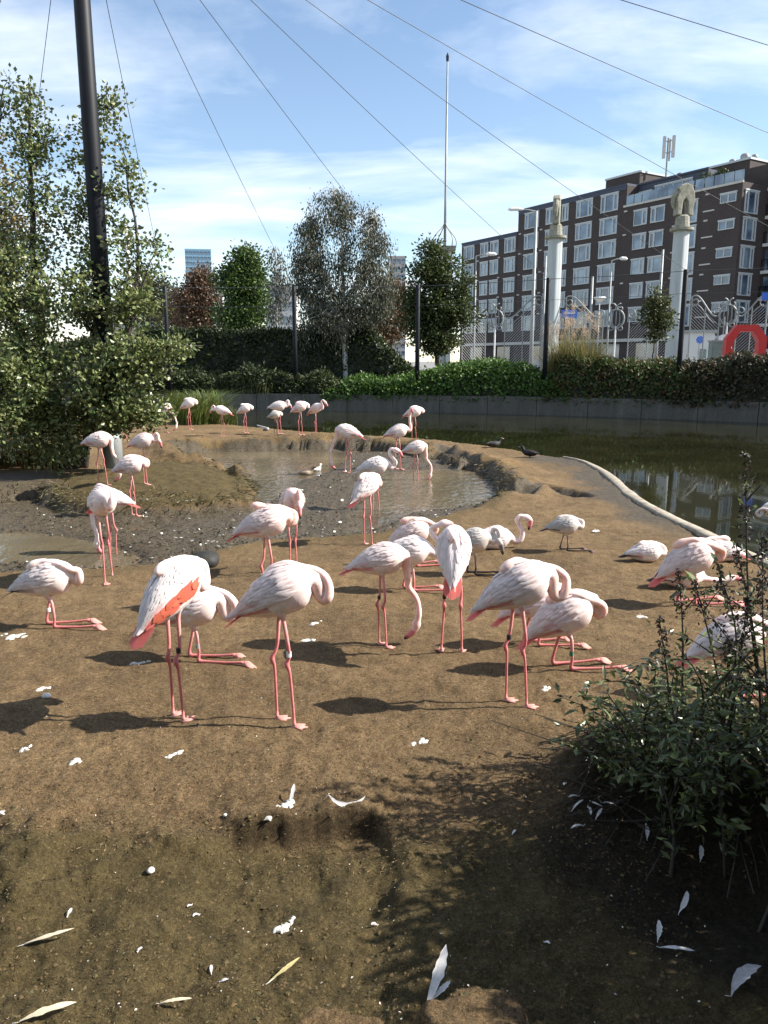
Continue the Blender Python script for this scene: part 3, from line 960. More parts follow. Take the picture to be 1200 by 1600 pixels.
FL(645, 884, 8, 'kneel', 'tuck', 1.0, .6, pitch=26, side=-1, label='pinkish sleeping flamingo half hidden behind the white kneeling one')
FL(706, 1019, 84, 'stand', 'tuck', 1.0, .2, pitch=40, ring=(0, 'black'), shaggy=.7, ruffle=.6, feet=((0, .08), (0, -.075)), tailc=1.0, label='standing flamingo facing straight away with its tail and red feathers towards us')
FL(738, 895, -12, 'kneel', 'curl', .92, .0, pitch=16, young=True, label='young flamingo kneeling on black legs, neck curled, behind the bird facing away')
FL(772, 857, 2, 'lie', 's_low', 1.0, .15, pitch=8, tailc=.2, label='white flamingo lying down with its neck raised in an S')
FL(806, 1100, -2, 'stand', 'loop_big', 1.0, .38, pitch=30, ring=(0, 'black'), shaggy=.6, feet=((-.06, .05), (.06, -.045)), label='standing flamingo with looped neck, nearest of the group on the right')
FL(832, 1007, 2, 'kneel', 'loop', .95, .45, pitch=28, label='kneeling flamingo squeezed between the standing and the kneeling pink birds')
FL(880, 1043, 3, 'kneel', 'tuck', 1.06, .5, pitch=32, ring=(1, 'green'), side=-1, label='pink kneeling flamingo with a green leg ring and red wing patch')
FL(882, 860, -8, 'kneel', 'tuck', .76, 0, pitch=8, young=True, label='grey young flamingo kneeling alone on black legs near the pale kerb')
FL(1010, 877, 4, 'lie', 'tuck', .8, .1, pitch=4, dark_tail=True, label='white flamingo asleep on the ground with dark wing tips, left of the pink bird')
FL(1074, 943, 4, 'kneel', 'tuck', 1.12, .6, pitch=30, side=-1, label='large pink flamingo kneeling at the right with a long shadow')
FL(1118, 876, 176, 'lie', 'tuck', 1.0, .3, pitch=10, tailc=1.2, label='flamingo lying behind the large pink kneeling one, tail to the right')
FL(1068, 917, 3, 'lie', 'stretch', .92, .15, pitch=2, dark_tail=True, label='white flamingo stretched flat on the ground under the pink kneeling bird')
FL(1138, 1086, 6, 'kneel', 'tuck', 1.05, .35, pitch=22, side=-1, label='pale flamingo kneeling half hidden behind the leafy bush')
FL(1202, 866, 190, 'stand', 'preen', .72, 0, young=True, pitch=18, label='dark grey young flamingo at the right picture edge by the water')
# around the mud
FL(421, 948, 6, 'stand', 'tuck', .98, .6, pitch=20, tailc=1.5, shaggy=.3, label='rosy flamingo with a bright coral tail standing at the edge of the mud')
FL(459, 896, -70, 'stand', 'curl', .95, .75, pitch=34, label='pink flamingo facing us with its neck curled, behind the coral tailed bird')
FL(574, 850, 44, 'stand', 'tuck', .92, .25, pitch=34, shaggy=.7, feet=((0, .06), (.03, -.06)), tailc=1.0, label='flamingo turned half away with red wing edge, standing by the right puddle')
FL(588, 806, 2, 'stand', 's', .98, .0, pitch=12, tailc=.2, label='bright white flamingo with a strongly S-shaped neck in the mud')
FL(650, 757, 4, 'stand', 'graze', .92, .4, pitch=16, label='flamingo dipping its bill into the right puddle')
FL(622, 743, 6, 'stand', 'up', .92, .4, pitch=18, near=False, label='flamingo with its neck stretched upright at the back of the puddle')
FL(647, 690, 10, 'stand', 'tuck', .92, .3, pitch=20, near=False, label='lone flamingo standing behind the ridge in front of the dark water')
FL(543, 738, 180, 'stand', 'graze_short', .95, .35, pitch=18, near=False, label='flamingo facing left and feeding in the pool beside the ridge')
FL(178, 872, 188, 'stand', 'graze_back', .92, .1, pitch=14, label='white flamingo feeding in the left puddle, mostly behind another bird')
FL(168, 908, -52, 'stand', 'tuck', 1.02, .25, pitch=20, side=1, feet=((-.12, .09), (.08, -.05)), label='white flamingo striding towards us through the left puddle')
FL(210, 806, 2, 'stand', 'tuck', .95, .45, pitch=18, label='flamingo on one visible leg in front of the grassy mound')
FL(160, 757, 4, 'stand', 'graze', .95, .45, pitch=12, feet=((-.08, .06), (.10, -.04)), label='flamingo beside the tree trunk lowering its head to the mound')
FL(228, 757, -8, 'stand', 'curl', .92, .5, pitch=16, label='flamingo with curled neck standing between the mound and the pool')
# along the far shore
FL(297, 671, 2, 'stand', 'tuck', .95, .1, pitch=30, near=False, label='white flamingo standing alone in front of the tall grass')
FL(236, 683, -10, 'stand', 'tuck', .85, .1, pitch=30, near=False, label='white flamingo at the edge of the tree foliage, left of the preening one')
FL(260, 676, 4, 'stand', 'graze_short', .85, .1, pitch=30, near=False, label='white flamingo bending its neck to the ground beside the tree foliage')
FL(196, 688, 10, 'stand', 'tuck', .85, .7, near=False, tailc=1.5, label='flamingo almost hidden behind the leaves with a red tail showing')
FL(348, 681, 178, 'stand', 'curl', .85, .15, pitch=18, near=False, label='white flamingo facing left, first of the pair right of the tall grass')
FL(384, 677, 6, 'stand', 'tuck', .84, .15, pitch=30, near=False, label='white flamingo with hunched back, second of the pair right of the tall grass')
FL(437, 678, 2, 'stand', 'curl', .95, .05, pitch=8, near=False, tailc=.2, label='white flamingo with curled neck behind a small dark legged one')
FL(431, 681, 8, 'stand', 'tuck', .70, 0, young=True, pitch=16, near=False, label='small grey young flamingo in front of a white one on the ridge')
FL(470, 680, 6, 'stand', 'tuck', .93, .35, pitch=28, near=False, label='pink flamingo standing on the ridge, left of two side by side')
FL(494, 679, -24, 'stand', 'hook', .88, .25, pitch=30, near=False, label='flamingo twisting its raised neck, right of two side by side on the ridge')

# ------------------------------------------------------------------ mast, fence posts and cables of the aviary
def post_mesh(r0, r1, h, n=16):
    mb = MB(); mb.tube([(0, 0, 0), (0, 0, h * .5), (0, 0, h - .03), (0, 0, h)], [r0, (r0 + r1) / 2, r1, r1 * .8], n)
    return mb


MAST_XY = np.array([-5.53, 15.6])
mast_top = at(112, -273, 15.6)
mz = ground_z(*MAST_XY)
mast = empty('aviary_mast', (MAST_XY[0], MAST_XY[1], mz))
tag(mast, 'tall black steel mast rising out of the tree at the left', 'mast')
post_mesh(.175, .14, mast_top[2] - mz).build('pole', M['black_paint'], mast, smooth=True)
mb = MB(); mb.tube([(0, 0, -.3), (0, 0, .62), (0, 0, .70)], [.19, .19, .178], 16)
mb.build('base_sleeve', M['grey_metal'], mast, smooth=True)
mb = MB(); mb.tube([(0, 0, mast_top[2] - mz - .02), (0, 0, mast_top[2] - mz + .10)], [.2, .12], 16)
mb.build('cap', M['black_paint'], mast)

post_px = [(-190, 450, 40), (22, 450, 40), (257, 447, 40.4), (459, 447, 0), (653, 445, 0), (857, 434, 0), (1072, 421, 0), (1308, 410, 31.5), (1668, 400, 27.0), (2255, 380, 22.0)]
names_post = ['leftmost black fence post, behind the tree foliage', 'black fence post glimpsed through the big tree on the left', 'black fence post right of the mast, in front of the red brown tree', 'black fence post left of the white birch trunk',
              'black fence post in front of the dark round tree', 'black fence post in front of the left grey column', 'black fence post in front of the right grey column', 'black fence post just outside the right edge', 'black fence post further along the right bank', 'black fence post nearest on the right bank']
ptops = []
for (px, py, Y), lb in zip(post_px, names_post):
    if Y == 0:
        x = 0
        for _ in range(6):
            Y = wall_y(x) + .45; x = at(px, py, Y)[0]
    p = at(px, py, Y)
    zb = WALL_TOP - .35
    o = post_mesh(.115, .11, p[2] - zb, 12).build('fence_post', M['black_paint'], smooth=True)
    o.location = (p[0], p[1], zb)
    tag(o, lb, 'post', 'black posts of the aviary fence')
    ptops.append(p)


def cable(a, b, r, sag, label, name='cable', n=14):
    a, b = np.array(a), np.array(b)
    t = np.linspace(0, 1, n)[:, None]
    P = a * (1 - t) + b * t
    P[:, 2] -= sag * 4 * (t * (1 - t))[:, 0]
    mb = MB(); mb.tube(P, r, 5)
    o = mb.build(name, M['cable'], smooth=True)
    return tag(o, label, 'cable', 'steel cables of the aviary')


ordn = ['leftmost', 'second', 'third', 'fourth', 'fifth', 'sixth', 'seventh', 'eighth', 'ninth', 'tenth']
for k, p in enumerate(ptops):
    cable(mast_top + np.array([0, 0, -.03]), p + np.array([0, 0, -.03]), .0085, .12, f'{ordn[k]} thin cable from the left across the sky, slanting down from the mast top')
for k in range(len(ptops) - 1):
    a, b = ptops[k], ptops[k + 1]
    cable(a - np.array([0, 0, .06]), b - np.array([0, 0, .06]), .014, .03, f'upper horizontal fence wire between the {ordn[k]} and {ordn[k + 1]} black posts from the left')
    cable(a - np.array([0, 0, 1.0]), b - np.array([0, 0, 1.0]), .009, .03, f'lower horizontal fence wire between the {ordn[k]} and {ordn[k + 1]} black posts from the left')


# ------------------------------------------------------------------ apartment block
def brick_mat(name, c, vr=.3):
    m, nt, b = new_mat(name)
    br = nt.nodes.new('ShaderNodeTexBrick')
    br.inputs['Scale'].default_value = 3.2
    br.inputs['Color1'].default_value = (*c, 1)
    br.inputs['Color2'].default_value = tuple(x * (1 - vr) for x in c) + (1,)
    br.inputs['Mortar'].default_value = (c[0] * .8, c[1] * .8, c[2] * .8, 1)
    br.inputs['Mortar Size'].default_value = .02
    tc = nt.nodes.new('ShaderNodeTexCoord'); sp_ = nt.nodes.new('ShaderNodeSeparateXYZ'); cb = nt.nodes.new('ShaderNodeCombineXYZ')
    ad = nt.nodes.new('ShaderNodeMath'); ad.operation = 'ADD'
    nt.links.new(tc.outputs['Object'], sp_.inputs[0]); nt.links.new(sp_.outputs['X'], ad.inputs[0]); nt.links.new(sp_.outputs['Y'], ad.inputs[1])
    nt.links.new(ad.outputs[0], cb.inputs['X']); nt.links.new(sp_.outputs['Z'], cb.inputs['Y']); nt.links.new(cb.outputs[0], br.inputs['Vector'])
    n = noise_node(nt, .35, 5, .6)
    c2 = mixc(nt, .6, br.outputs['Color'], ramp(nt, n.outputs[0], [(.3, (.7, .7, .7)), (.7, (1.15, 1.12, 1.1))]).outputs[0], 'MULTIPLY')
    nt.links.new(c2, b.inputs['Base Color']); b.inputs['Roughness'].default_value = .9
    return m


M['brick'] = brick_mat('brown_brick', (.074, .058, .054))
M['cladding'] = plain('slate_cladding', (.055, .065, .095), .7, .12, 2)
M['frame'] = plain('white_window_frame', (.50, .53, .54), .5, .08, 3)
M['lintel'] = plain('pale_lintel', (.52, .50, .46), .8, .1, 3)


def glass_mat():
    m, nt, b = new_mat('window_glass')
    n = noise_node(nt, .45, 2, .5)
    r = ramp(nt, n.outputs[0], [(.38, (.02, .035, .06)), (.5, (.06, .10, .16)), (.66, (.20, .27, .33))])
    nt.links.new(r.outputs[0], b.inputs['Base Color'])
    b.inputs['Roughness'].default_value = .08
    b.inputs['Specular IOR Level'].default_value = .9
    b.inputs['IOR'].default_value = 1.6
    return m


M['glass'] = glass_mat()
BC = np.array([34.287, 78.0]); BU = np.array([-.52258, .85259]); BN = np.array([-.85259, -.52258])   # along the facade, out of it
BV = np.array([.85259, .52258])   # along the lit side, away from the corner
BASE = STREET
# local frame of the block: x along the facade from the corner leftwards, y outwards from the facade, z up
bld = empty('apartment_building', (BC[0], BC[1], BASE))
ang_f = math.atan2(BU[1], BU[0])
bld.rotation_euler = (0, 0, ang_f)
tag(bld, 'brown brick apartment block with white framed windows behind the gate', 'building')
# in this frame local +x = BU, local +y = rot90(BU) = (-.8526,-.5226) = BN


def bbox(name, x0, x1, y0, y1, z0, z1, mat, parent=None):
    mb = MB(); mb.box((x0, y0, z0 - BASE), (x1, y1, z1 - BASE))
    return mb.build(name, mat, parent or bld)


bbox('wall', 0, 14.5, -14, 0, BASE, 19.1, M['brick'])
bbox('wall', 14.5, 32.55, -14, -.35, BASE, 21.4, M['brick'])
bbox('wall', 32.55, 44.6, -14, -.30, BASE, 18.75, M['brick'])
bbox('parapet', 14.5, 32.6, -14.05, -.30, 21.4, 21.62, M['cladding'])
bbox('parapet', 32.6, 44.65, -14.05, -.25, 18.75, 18.95, M['cladding'])
bbox('cladding', 14.6, 32.5, -.345, -.30, 20.95, 21.38, M['cladding'])
bbox('cladding', 32.6, 44.5, -.295, -.25, 18.32, 18.72, M['cladding'])
bbox('set_back_storey', 5.6, 14.5, -14, -2.2, 19.1, 21.6, M['cladding'])
bbox('set_back_storey', -.1, 5.6, -14, -4.5, 19.1, 21.3, M['brick'])
bbox('roof_edge', -.08, 14.55, -.02, .08, 19.0, 19.22, M['lintel'])
bbox('roof_edge', 5.5, 14.55, -2.2, -2.08, 21.55, 21.75, M['cladding'])
ph1 = bbox('roof_house', 15.2, 20.2, -9, -3.0, 21.6, 23.2, M['brick'])
bbox('roof_edge', 15.1, 20.3, -9.1, -2.9, 23.2, 23.4, M['frame'], ph1)
ph2 = bbox('roof_house', 2.6, 7.6, -10, -4.6, 21.3, 22.2, M['brick'])
bbox('roof_edge', 2.5, 7.7, -10.1, -4.5, 22.2, 22.4, M['frame'], ph2)
for a, hh, rr in ((4.2, .8, .45), (5.6, .55, .35), (3.1, .5, .3)):
    mb = MB(); mb.tube([(a, -6, 22.4 - BASE), (a, -6, 22.4 + hh * .8 - BASE), (a, -6, 22.4 + hh - BASE)], [rr, rr, rr * .7], 12)
    mb.build('vent', M['grey_metal'], ph2, smooth=True)
for a in (30.2, 36.5, 22.5, 10.5):
    zt = 21.62 if 14.5 < a < 32.6 else (18.95 if a > 32.6 else 21.75)
    mb = MB(); mb.tube([(a, -4, zt - BASE), (a, -4, zt + .5 - BASE), (a, -4, zt + .6 - BASE)], [.35, .35, .2], 10)
    mb.build('vent', M['grey_metal'], bld, smooth=True)
# glass balustrade of the roof terrace
for k in range(8):
    bbox('balustrade_panel', 5.7 + k * 1.1, 6.7 + k * 1.1, -.25, -.21, 19.3, 20.25, M['glass'])
for k in range(5):
    bbox('balustrade_panel', .1 + k * 1.1, 1.1 + k * 1.1, -.25, -.21, 19.3, 20.25, M['glass'])
# terrace plants are potted shrubs built with the vegetation below


def window(x0, x1, zt, zb, y=0.0, bars=(.33,), parent=None, hood=True, axis='f'):
    """frame with mullions, one pane per light; on the facade ('f') or on the lit side ('s')"""
    def T(a, b, c):          # a along the wall, b out of it, c up
        return (a, y + b, c - BASE) if axis == 'f' else (-b - y, -a, c - BASE)
    def bx(mb, a0, a1, b0, b1, c0, c1):
        p, q = T(a0, b0, c0), T(a1, b1, c1)
        mb.box(tuple(min(u, v) for u, v in zip(p, q)), tuple(max(u, v) for u, v in zip(p, q)))
    fw = .085
    mb = MB()
    bx(mb, x0, x1, .003, .09, zb, zb + fw); bx(mb, x0, x1, .003, .09, zt - fw, zt)
    bx(mb, x0, x0 + fw, .003, .088, zb + fw, zt - fw); bx(mb, x1 - fw, x1, .003, .088, zb + fw, zt - fw)
    xs_ = [x0 + fw]
    for b_ in bars:
        c_ = x0 + (x1 - x0) * b_
        bx(mb, c_ - .06, c_ + .06, .003, .086, zb + fw, zt - fw)
        xs_ += [c_ - .06, c_ + .06]
    xs_.append(x1 - fw)
    if hood:
        bx(mb, x0 - .06, x1 + .06, .004, .14, zt + .004, zt + .14)
    w_ = mb.build('window', M['frame'], parent or bld)
    for k in range(0, len(xs_), 2):
        m2 = MB(); bx(m2, xs_[k], xs_[k + 1], .01, .03, zb + fw, zt - fw)
        m2.build('pane', M['glass'], w_)
        if xs_[k + 1] - xs_[k] < .9 and zt - zb > 1.2:
            m3 = MB(); f3 = .07
            a0, a1, c0, c1 = xs_[k] + .012, xs_[k + 1] - .012, zb + fw + .012, zt - fw - .012
            bx(m3, a0, a1, .034, .085, c0, c0 + f3); bx(m3, a0, a1, .034, .085, c1 - f3, c1)
            bx(m3, a0, a0 + f3, .034, .083, c0 + f3, c1 - f3); bx(m3, a1 - f3, a1, .034, .083, c0 + f3, c1 - f3)
            m3.build('casement', M['frame'], w_)


rows5 = [(18.25, 16.45), (15.75, 13.95), (13.12, 11.3), (10.55, 8.75), (7.95, 6.2)]
for zt, zb in rows5:
    for a0, a1, bars in ((41.6, 44.0, (.28, .72)), (38.5, 40.2, (.45,)), (36.3, 38.05, (.55,)), (32.85, 35.05, (.3, .7))):
        window(a0, a1, zt, zb, -.30, bars)
    for a0, a1, bars in ((11.18, 12.97, (.36,)), (8.9, 10.7, (.64,))):
        window(a0, a1, zt + .1, zb + .35, 0, bars)
    window(4.85, 5.8, zt, zt - 2.15, 0, ())
    window(.55, 2.3, zt - .02, zt - .85, 0, (.5,))
for zt, zb in [(20.83, 18.98)] + rows5:
    for a0, a1, bars in ((28.6, 31.2, (.26, .74)), (25.9, 27.3, (.5,)), (23.4, 24.5, (.45,)), (19.52, 22.1, (.26, .74)), (15.66, 18.25, (.26, .74))):
        window(a0, a1, zt, zb, -.35, bars)
window(12.6, 14.35, 20.7, 19.35, -2.2, (.5,)); window(7.4, 12.2, 21.0, 19.35, -2.2, (.25, .5, .75))
# small pale vents and lintels on the brick
for zt, zb in rows5:
    for a in (3.6, 7.4, 27.9, 25.3, 14.0, 31.9, 36.0, 40.6):
        y_ = 0 if a < 14.5 else (-.35 if a < 32.5 else -.30)
        bbox('wall_vent', a, a + .45, y_ + .002, y_ + .05, zt + .25, zt + .4, M['lintel'])
    bbox('lintel', 2.9, 4.2, .002, .06, zt - 1.35, zt - 1.22, M['lintel'])
# the lit side: window bays and the balconies beyond
for zt, zb in rows5:
    window(.45, 2.55, zt + .1, zt - 1.95, 0, (.25, .75), axis='s')
M['dark_recess'] = plain('balcony_interior', (.10, .095, .09), .9, .2, 1)
M['slab'] = plain('white_balcony_slab', (.66, .66, .64), .7, .06, 2)
bbox('side_wing', -16, -.01, -14, -4.2, BASE, 21.4, M['brick'])
for zt in (20.4, 17.75, 15.15, 12.55, 9.95, 7.4, 4.9):
    o = bbox('balcony', -6.0, -.02, -9.5, -3.9, zt - 1.75, zt - 1.45, M['slab'])
    mb = MB()
    for q in range(9):
        mb.box((-5.95, -9.4 + q * .68, zt - 1.45 - BASE), (-5.90, -9.35 + q * .68, zt - .45 - BASE))
    for q in range(10):
        mb.box((-5.95 + q * .65, -3.96, zt - 1.45 - BASE), (-5.90 + q * .65, -3.92, zt - .45 - BASE))
    mb.box((-6, -3.97, zt - .45 - BASE), (-.03, -3.90, zt - .38 - BASE))
    mb.box((-6, -9.5, zt - .45 - BASE), (-5.9, -3.98, zt - .38 - BASE))
    mb.build('railing', M['black_paint'], o)
    bbox('glazing', -5.6, -.3, -4.19, -4.12, zt - 1.4, zt + .55, M['glass'], o)
bbox('plinth_band', -.05, 44.5, .06, .3, 4.4, 4.75, M['lintel'])
for a in (3, 9, 14, 20, 26, 33, 39):
    bbox('shop_window', a, a + 2.6, .003, .05, BASE + .4, 4.2, M['glass'])
# phone antenna on the roof
ant = empty("roof_antenna", (*(BC + BU * 13.6 - BN * 5.5), 21.6))
tag(ant, 'grey phone antenna mast on the roof of the apartment block', 'antenna')
mb = MB(); mb.tube([(0, 0, 0), (0, 0, 5.2)], .11, 8); mb.build('pole', M['grey_metal'], ant)
for dx, dy, z0 in ((-.5, -.2, 3.0), (.55, -.2, 3.1), (.3, .5, 2.9)):
    mb = MB(); mb.box((dx - .16, dy - .1, z0), (dx + .16, dy + .1, z0 + 2.3)); mb.build('panel', M['lintel'], ant)
    mb = MB(); mb.tube([(0, 0, z0 + .6), (dx, dy, z0 + .6)], .04, 6); mb.tube([(0, 0, z0 + 1.8), (dx, dy, z0 + 1.8)], .04, 6); mb.build('bracket', M['grey_metal'], ant)


# ------------------------------------------------------------------ far buildings on the skyline
def far_block(name, px0, px1, pyt, Y, depth, mat, label, storeys, bays, rot=0.0, mat2=None):
    a, b = at(px0, pyt, Y), at(px1, pyt, Y)
    w, h = b[0] - a[0], a[2] - STREET
    root = empty(name, ((a[0] + b[0]) / 2, Y + depth / 2, STREET), rot)
    tag(root, label, 'building')
    mb = MB(); mb.box((-w / 2, -depth / 2, 0), (w / 2, depth / 2, h)); mb.build('wall', mat, root)
    mb = MB(); mb.box((-w / 2 - .1, -depth / 2 - .1, h), (w / 2 + .1, depth / 2 + .1, h + h * .012)); mb.build('roof_edge', mat2 or mat, root)
    sh, bw = h / storeys, w / bays
    m2 = MB(); m2.box((-bw * .38, -.12, -sh * .3), (bw * .38, .0, sh * .3)); me = m2.mesh('window', False); me.materials.append(M['glass'])
    for i in range(storeys):
        for j in range(bays):
            o = link_mesh('window', me, None, root); o.location = (-w / 2 + (j + .5) * bw, -depth / 2 - .004, (i + .5) * sh)
    return root


M['tower_blue'] = plain('pale_blue_facade', (.24, .42, .55), .3, .08, .05)
M['tower_grey'] = plain('grey_facade', (.42, .40, .38), .8, .1, .1)
M['pale_facade'] = plain('pale_facade', (.60, .60, .58), .8, .1, .1)
far_block('office_tower', 287, 327, 391, 620, 14, M['tower_blue'], 'pale blue office tower rising behind the red brown tree', 22, 7, R(8))
far_block('office_building', 606, 634, 402, 330, 10, M['tower_grey'], 'grey high-rise just visible right of the birch crown', 14, 4)
far_block('apartment_building', 414, 458, 446, 160, 12, M['pale_facade'], 'pale low block glimpsed between the green tree and the birch', 6, 5)
far_block('apartment_building', 150, 250, 470, 210, 12, M['tower_grey'], 'grey block glimpsed through the foliage right of the mast', 7, 8)


# ------------------------------------------------------------------ old zoo gate: columns, ironwork, flagpole
def column(px, pytop, Y, label, flip):
    p = at(px, pytop, Y); h = p[2] - STREET
    root = empty('gate_column', (p[0], Y, STREET)); tag(root, label, 'column', 'grey gate columns')
    mb = MB()
    a = np.linspace(0, 2 * math.pi, 48, endpoint=False)
    rad = .47 * (1 + .11 * np.abs(np.cos(a * 2 + .6)))       # four shallow lobes
    V = np.array([[(r_ * math.cos(t) * k, r_ * math.sin(t) * k, z) for r_, t in zip(rad, a)] for z, k in ((0, 1.05), (.6, 1.0), (h * .5, .97), (h, .93))])
    F = [(i * 48 + j, i * 48 + (j + 1) % 48, (i + 1) * 48 + (j + 1) % 48, (i + 1) * 48 + j) for i in range(3) for j in range(48)]
    mb.add(V.reshape(-1, 3), F); mb.build('shaft', M['column'], root, smooth=True)
    mb = MB(); mb.tube([(0, 0, h), (0, 0, h + .05), (0, 0, h + .2), (0, 0, h + .24)], [.6, .74, .74, .5], 28); mb.build('capital', M['stone'], root)
    mb = MB(); mb.tube([(0, 0, h + .24), (0, 0, h + .9), (0, 0, h + 1.0)], [.48, .42, .3], 12); mb.build('plinth', M['stone'], root)
    # stylised stone animal: rounded back, lowered head, hollow between the legs
    z0 = h + .95
    prof = [(-.62, 0), (-.60, .5), (-.66, 1.1), (-.50, 1.55), (-.62, 1.7), (-.35, 1.95), (.05, 2.1), (.45, 1.95), (.66, 1.5), (.72, 1.0), (.62, .5), (.66, 0), (.28, 0), (.22, .55), (.16, .95), (.0, 1.1), (-.16, .95), (-.2, .5), (-.24, 0)]
    prof = np.array(prof) * .95
    n = len(prof)
    V = [(x, -.24, z0 + z) for x, z in prof] + [(x, .24, z0 + z) for x, z in prof]
    F = [tuple(range(n)), tuple(range(2 * n - 1, n - 1, -1))] + [(i, i + n, (i + 1) % n + n, (i + 1) % n) for i in range(n)]
    mb = MB(); mb.add(V, F); o = mb.build('animal_statue', M['stone'], root)
    o.rotation_euler = (0, 0, flip)
    bv = o.modifiers.new('bevel', 'BEVEL'); bv.width = .07; bv.segments = 2; bv.limit_method = 'ANGLE'
    mb = MB(); mb.tube([(-.5, 0, z0 + 1.45), (-.72, 0, z0 + 1.15), (-.78, 0, z0 + .75), (-.7, 0, z0 + .45)], [.2, .17, .12, .07], 8)
    q = mb.build('trunk', M['stone'], o)
    return root


column(868, 374, 56, 'left grey gate column topped by a narrow stone animal', R(75))
column(1065, 362, 52, 'right grey gate column topped by a stone animal with arched back', R(12))
# flagpole tower
p = at(695, 386, 54)
ft = empty('flagpole_tower', (p[0], 54, STREET)); tag(ft, 'white gate tower with a very tall thin flagpole behind the dark tree', 'flagpole')
hh = p[2] - STREET
mb = MB()
for sx in (-.3, .3):
    for sy in (-.3, .3):
        mb.box((sx - .15, sy - .15, 0), (sx + .15, sy + .15, hh - .3))
mb.box((-.22, -.22, 0), (.22, .22, hh - .3)); mb.build('shaft', M['white_paint'], ft)
mb = MB(); mb.box((-.68, -.68, hh - .3), (.68, .68, hh)); mb.build('capital', M['stone'], ft)
ph = at(697, 85, 54)[2] - STREET
mb = MB(); mb.tube([(0, 0, hh), (0, 0, hh + 3), (0, 0, ph - .4)], [.10, .08, .055], 10); mb.build('pole', M['grey_metal'], ft, smooth=True)
mb = MB(); mb.tube([(0, 0, ph - .4), (0, 0, ph - .1), (0, 0, ph + .1)], [.08, .1, .02], 8); mb.build('finial', M['black_paint'], ft)
for k in range(4):
    a = k * math.pi / 2 + .5
    t = np.linspace(0, 1, 14)
    rr = .75 * (1 - t) + .12 + .22 * np.sin(t * 6); zz = hh + 1.9 * t
    mb = MB(); mb.tube(np.stack([rr * math.cos(a), rr * math.sin(a), zz], 1), .035, 6); mb.build('scroll_bracket', M['grey_metal'], ft, smooth=True)


def scroll(c, r, turns, start, flip, n=26):
    t = np.linspace(0, 1, n); a = start + flip * turns * 2 * math.pi * t
    rr = r * (1 - .75 * t)
    return np.stack([c[0] + rr * np.cos(a), 0 * t, c[1] + rr * np.sin(a)], 1)


def gate_wing(pxa, pya, pxb, pyb, Ya, Yb, label, dirn=1, ornament=True):
    """swept iron rail with scroll ends, uprights and diagonal wire mesh between two supports"""
    A, B = at(pxa, pya, Ya), at(pxb, pyb, Yb)
    L_ = math.hypot(B[0] - A[0], B[1] - A[1])
    root = empty('gate_section', (A[0], A[1], STREET), math.atan2(B[1] - A[1], B[0] - A[0]))
    tag(root, label, 'gate', 'ornamental iron gate sections')
    za, zb = A[2] - STREET, B[2] - STREET
    t = np.linspace(0, 1, 24)
    ztop = za + (zb - za) * (t * t * (3 - 2 * t))
    P = np.stack([.35 + (L_ - .7) * t, 0 * t, ztop], 1)
    mb = MB(); mb.tube(P, .05, 8)
    s_ = np.sign(za - zb) or 1
    mb.tube(scroll((.35, za - .38), .38, 1.2, math.pi / 2, 1), .04, 7)
    mb.tube(scroll((L_ - .35, zb + .32), .32, 1.2, -math.pi / 2, 1), .04, 7)
    mb.build('rail', M['grey_metal'], root, smooth=True)
    mb = MB(); mb.tube(P - np.array([0, 0, .55]) * (1 - .3 * t)[:, None], .03, 6); mb.build('lower_rail', M['grey_metal'], root, smooth=True)
    mw = MB(); lo = .25
    sp_ = .2
    for sgn in (-1,):
        k = -8.0
        while k < L_ + 8:
            # x = k + sgn * (z - lo)
            x0_, x1_ = k, k + sgn * 5
            pts_ = [(x0_ + sgn * q, lo + q) for q in np.linspace(0, 5, 60)]
            ok = [(x_, z_) for x_, z_ in pts_ if .1 < x_ < L_ - .1 and z_ < np.interp((x_ - .35) / (L_ - .7), t, ztop) - .5]
            if len(ok) > 1:
                mw.tube([(ok[0][0], .01 * sgn, ok[0][1]), (ok[-1][0], .01 * sgn, ok[-1][1])], .009, 3, cap=False)
            k += sp_
    tag(mw.build('wire_mesh', M['white_paint'], root), kind='stuff')
    for x_ in np.linspace(.15, L_ - .15, max(3, int(L_ / 1.3))):
        zt_ = float(np.interp((x_ - .35) / (L_ - .7), t, ztop)) - .08
        mb = MB(); mb.tube([(x_, 0, 0), (x_, 0, zt_)], .04, 6); mb.build('upright', M['grey_metal'], root)
    return root


def ornament_post(px, py, Y, label):
    P = at(px, py, Y); h = P[2] - STREET
    root = empty('ornament_post', (P[0], Y, STREET)); tag(root, label, 'gate post', 'ornamental iron gate posts')
    mb = MB(); mb.tube([(0, 0, 0), (0, 0, h - .8)], .06, 8); mb.build('post', M['white_paint'], root)
    mb = MB()
    a = np.linspace(0, 2 * math.pi, 25)
    mb.tube(np.stack([.55 * np.cos(a), 0 * a, h - .3 + .62 * np.sin(a)], 1), .06, 6, cap=False)
    for sx in (-.22, 0, .22):
        mb.tube([(sx, 0, h - .85), (sx * 1.2, 0, h - .3), (sx, 0, h + .25)], .035, 6)
    for f in (-1, 1):
        q = scroll((0, h + .42), .3, .9, math.pi / 2, f); q[:, 0] += f * .28; mb.tube(q, .045, 6)
        q = scroll((0, h - .9), .28, .9, math.pi / 2, f); q[:, 0] += f * .35; mb.tube(q, .04, 6)
    mb.build('ornament', M['grey_metal'], root, smooth=True)


